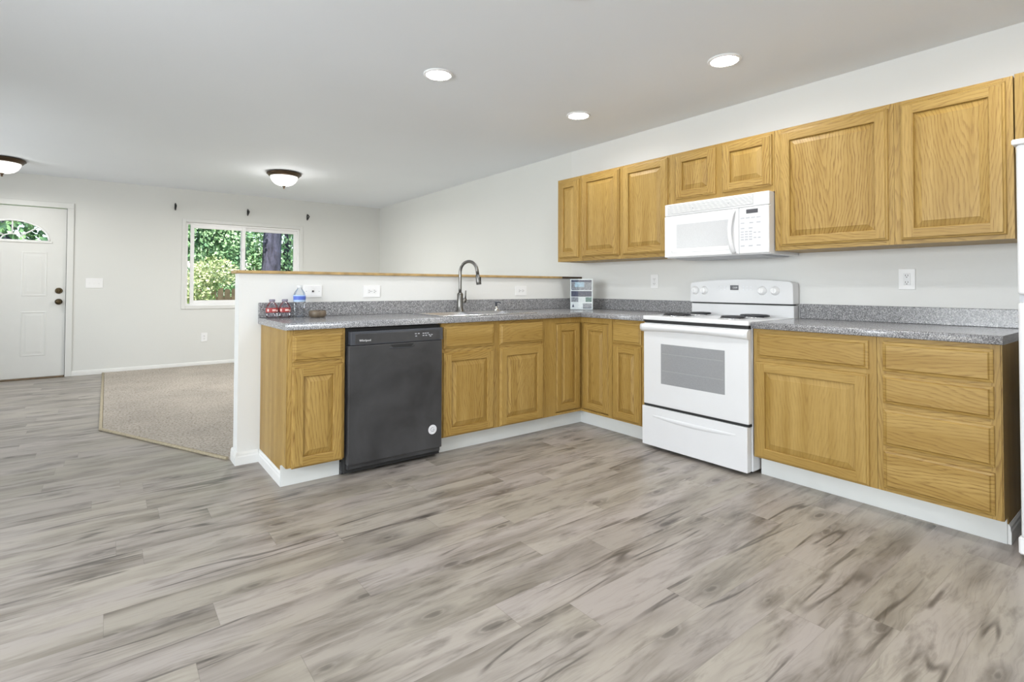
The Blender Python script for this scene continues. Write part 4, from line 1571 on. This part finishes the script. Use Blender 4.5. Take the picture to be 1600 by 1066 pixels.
# flyer in a clear stand
fl = thing('flyer_stand', 'white printed property flyer in a clear stand in the worktop corner', 'flyer', (-0.335, -0.345, LZ), R(-40))
FWd, FHt = 0.196, 0.272
lean = 0.0
bm = new_bm()
box(bm, -FWd / 2 - .003, FWd / 2 + .003, -0.0045, -0.002, 0.0, FHt + .004)
box(bm, -FWd / 2 - .003, FWd / 2 + .003, 0.002, 0.0045, 0.0, FHt + .004)
box(bm, -FWd / 2 - .003, FWd / 2 + .003, 0.0045, 0.080, 0.0, 0.003)
obj('acrylic_stand', bm, 'acrylic', fl)
sheet = bx('paper_sheet', (-FWd / 2, FWd / 2, -0.0012, 0.0012, 0.004, FHt), 'paper', fl)


def ink(name, x0, x1, z0, z1, mat):
    bx(name, (x0 * FWd - FWd / 2, x1 * FWd - FWd / 2, -0.0017, -0.0012, z0 * FHt, z1 * FHt), mat, sheet)


ink('photo_print', 0.04, 0.96, 0.90, 0.97, 'ink_navy')
ink('photo_print', 0.04, 0.20, 0.66, 0.90, 'ink_grey')
ink('photo_print', 0.20, 0.62, 0.74, 0.90, 'ink_blue')
ink('photo_print', 0.20, 0.62, 0.64, 0.74, 'ink_grey')
ink('photo_print', 0.62, 0.96, 0.64, 0.90, 'ink_grey')
ink('photo_print', 0.06, 0.40, 0.64, 0.66, 'ink_navy')
ink('title_band', 0.04, 0.96, 0.43, 0.61, 'ink_navy')
ink('photo_print', 0.04, 0.36, 0.26, 0.41, 'ink_grey')
ink('photo_print', 0.38, 0.66, 0.26, 0.41, 'print_light')
ink('photo_print', 0.68, 0.96, 0.26, 0.41, 'ink_green')
ink('photo_print', 0.56, 0.96, 0.04, 0.21, 'ink_grey')
bm = new_bm()
prism(bm, [(-0.083, 0.025), (-0.063, 0.025), (-0.068, 0.040), (-0.073, 0.055), (-0.078, 0.040)], -0.0018, -0.0012)
obj('portrait_mark', bm, 'ink_navy', sheet)

# ------------------------------------------------------------------ ceiling lights


def downlight(label, x, y, watts=3.8):
    t = thing('recessed_light', label, 'light', (x, y, 2.457), 0, 'recessed ceiling lights')
    bm = new_bm()
    lathe(bm, [(0.094, 0.0), (0.094, -0.004), (0.088, -0.009), (0.078, -0.010), (0.076, -0.004), (0.076, -0.0005)], 40)
    obj('trim_ring', bm, 'white_soft', t)
    bm = new_bm()
    lathe(bm, [(0.0755, -0.0008), (0.0755, -0.008), (0.055, -0.013), (0.0, -0.016)], 40)
    obj('lens', bm, 'lens', t)
    l = lamp('bulb', 'AREA', (0, 0, -0.020), (0, 0, 0), watts, (0.985, 0.99, 1.0), shape='DISK', size=0.14)
    l.data.spread = R(165)
    l.parent = t
    return t


downlight('lit round recessed ceiling light over the sink, leftmost of the three', -2.001, -0.731)
downlight('lit round recessed ceiling light over the corner, the farthest and smallest', -0.741, -0.715)
downlight('lit round recessed ceiling light in front of the range, nearest the wall cabinets', -0.773, -1.960)
for x, y in ((-2.0, -1.96), (-0.78, -3.2), (-2.0, -3.2), (-3.4, -3.2), (-3.4, -4.6), (-2.0, -4.6)):  # unseen downlights continuing the grid, added to fill the room with light
    downlight('unseen added recessed ceiling light nearer the back wall than the three over the cabinets', x, y)


def flush(label, x, y, zc_, watts):
    t = thing('flush_light', label, 'light', (x, y, zc_), 0, 'bronze flush-mount ceiling lights')
    bm = new_bm()
    lathe(bm, [(0.100, 0.0), (0.165, 0.0), (0.188, -0.010), (0.190, -0.022), (0.176, -0.032), (0.165, -0.046), (0.150, -0.050), (0.146, -0.030)], 48)
    obj('pan', bm, 'bronze', t)
    bm = new_bm()
    lathe(bm, [(0.150, -0.046), (0.147, -0.070), (0.130, -0.105), (0.098, -0.135), (0.055, -0.152), (0.0, -0.157)], 48)
    obj('glass_bowl', bm, 'bowl_glass', t)
    bm = new_bm()
    lathe(bm, [(0.018, -0.152), (0.020, -0.160), (0.010, -0.168), (0.009, -0.178), (0.011, -0.184), (0.004, -0.192)], 18)
    obj('finial', bm, 'bronze', t)
    g = lamp('bulb_glow', 'POINT', (0, 0, -0.27), (0, 0, 0), watts * 0.10, (1.0, 0.98, 0.94), shadow_soft_size=0.08)
    g.parent = t
    l = lamp('bulb', 'AREA', (0, 0, -0.205), (0, 0, 0), watts, (1.0, 0.98, 0.94), shape='DISK', size=0.25)
    l.parent = t
    return t


flush('bronze flush-mount light with lit glass bowl near the middle of the living room ceiling', -2.017, 2.863, 2.442, 34)
flush('bronze flush-mount light with lit glass bowl cut off at the left edge', -4.530, 3.942, 2.436, 7)

# ------------------------------------------------------------------ outdoors
struct(bx('ground', (-30, 25, YF + 0.14, 40, -0.55, -0.45), 'lawn'))
fe = thing('fence', 'brown cedar picket fence outside the window', 'fence', (0, 11.0, -0.45))
for i in range(46):
    x = -6.2 + i * 0.152
    bm = new_bm()
    h = 1.50 + 0.02 * math.sin(i * 1.7)
    prism(bm, [(x, 0.0), (x + 0.122, 0.0), (x + 0.122, h - .03), (x + 0.10, h), (x + 0.025, h), (x, h - .03)], -0.01, 0.01)
    obj('picket', bm, 'picket', fe)
for z in (0.35, 1.2):
    bx('rail', (-6.2, 0.8, 0.011, 0.05, z, z + .09), 'picket', fe)


def leaves(bm, centres, n, size, rng, droop=0.0):
    """cloud of small bent leaf blades round the given (centre, radii)"""
    b2 = bmesh.new()
    for (c, r) in centres:
        for _ in range(n):
            while True:
                p = Vector((rng.uniform(-1, 1), rng.uniform(-1, 1), rng.uniform(-1, 1)))
                if 0.25 < p.length < 1: break
            q = Vector((c[0] + p.x * r[0], c[1] + p.y * r[1], c[2] + p.z * r[2]))
            d = Vector((p.x, p.y, p.z * .5 - droop)) + Vector((rng.gauss(0, .5), rng.gauss(0, .5), rng.gauss(0, .4)))
            d.normalize()
            s = d.cross(Vector((rng.gauss(0, 1), rng.gauss(0, 1), rng.gauss(0, 1)))).normalized()
            L = size * rng.uniform(.6, 1.3)
            w = L * .32
            v = [b2.verts.new(q), b2.verts.new(q + d * L * .5 + s * w), b2.verts.new(q + d * L), b2.verts.new(q + d * L * .5 - s * w)]
            b2.faces.new(v)
    merge(bm, b2)


def tree(name, label, x, y, trunk_r, h, blobs, n, size, mat, seed, droop=0.0, group='trees outside the window'):
    rng = random.Random(seed)
    t = thing(name, label, 'tree' if name != 'shrub' else 'shrub', (x, y, -0.45), 0, group if name != 'shrub' else None)
    bm = new_bm()
    m_ = 14
    tube(bm, [(rng.uniform(-.02, .02) * (k > 0), rng.uniform(-.02, .02) * (k > 0), h * k / m_) for k in range(m_ + 1)], [trunk_r * (1.18 - 0.55 * k / m_) if k else trunk_r * 1.4 for k in range(m_ + 1)], 18)
    obj('trunk' if name != 'shrub' else 'stem', bm, 'bark', t)
    bm = new_bm()
    leaves(bm, [((bx_ - x, by_ - y, bz + .45), r) for bx_, by_, bz, r in blobs], n, size, rng, droop)
    obj('foliage', bm, mat, t)
    return t


tree('fir_tree', 'thick grey-barked tree trunk seen through the right window pane', -0.43, 10.2, 0.205, 9.0,
     [(-0.43, 10.2, 6.9, (1.2, 1.0, 1.5))], 900, 0.20, 'leaf_dark', 3)
tree('leafy_tree', 'green leafy tree filling the left window pane', -2.75, 9.4, 0.06, 4.2,
     [(-2.15, 9.4, 2.35, (0.55, 0.5, 0.75)), (-1.55, 9.4, 2.05, (0.42, 0.5, 0.75)), (-1.8, 9.4, 3.3, (0.8, .5, 0.8))], 3600, 0.085, 'leaf_mid', 5, 0.7)
tree('leafy_tree', 'dark green tree behind the thick trunk', 0.9, 14.0, 0.12, 4.5,
     [(0.95, 14.0, 2.4, (1.3, 0.9, 1.5)), (-0.6, 14.4, 2.4, (1.2, 0.9, 1.5)), (0.4, 14.6, 0.9, (2.2, .8, .9))], 3600, 0.12, 'leaf_mid', 6, 0.5)
tree('shrub', 'pale yellow-green shrub against the fence outside the window', -2.2, 7.9, 0.03, 1.3,
     [(-2.32, 7.9, 1.10, (0.34, 0.35, 0.42)), (-2.0, 7.95, 1.36, (0.40, 0.35, 0.30)), (-2.25, 7.9, 0.5, (0.35, 0.35, 0.5))], 1300, 0.06, 'leaf_light', 8)
tree('leafy_tree', 'tree seen through the fan window of the front door', -6.1, 10.5, 0.14, 4.5,
     [(-6.6, 10.4, 2.1, (0.7, 0.7, 0.9)), (-5.6, 10.5, 2.0, (0.7, 0.7, 0.9))], 260, 0.14, 'leaf_mid', 9, 0.3)
for i, x in enumerate((-9.6, -6.1, -2.6, 3.1, 6.6)):
    tree('fir_tree', 'dark fir tree in the row behind the fence outside', x, 17.5 + (i % 2), 0.16, 7.5,
         [(x, 17.5 + (i % 2), 1.5, (1.6, 1.2, 1.9)), (x, 17.5 + (i % 2), 4.2, (1.3, 1.1, 2.0)), (x, 17.5 + (i % 2), 6.8, (.8, .8, 1.8))], 1000, 0.26, 'leaf_dark', 20 + i, 0.8, 'row of firs behind the fence')
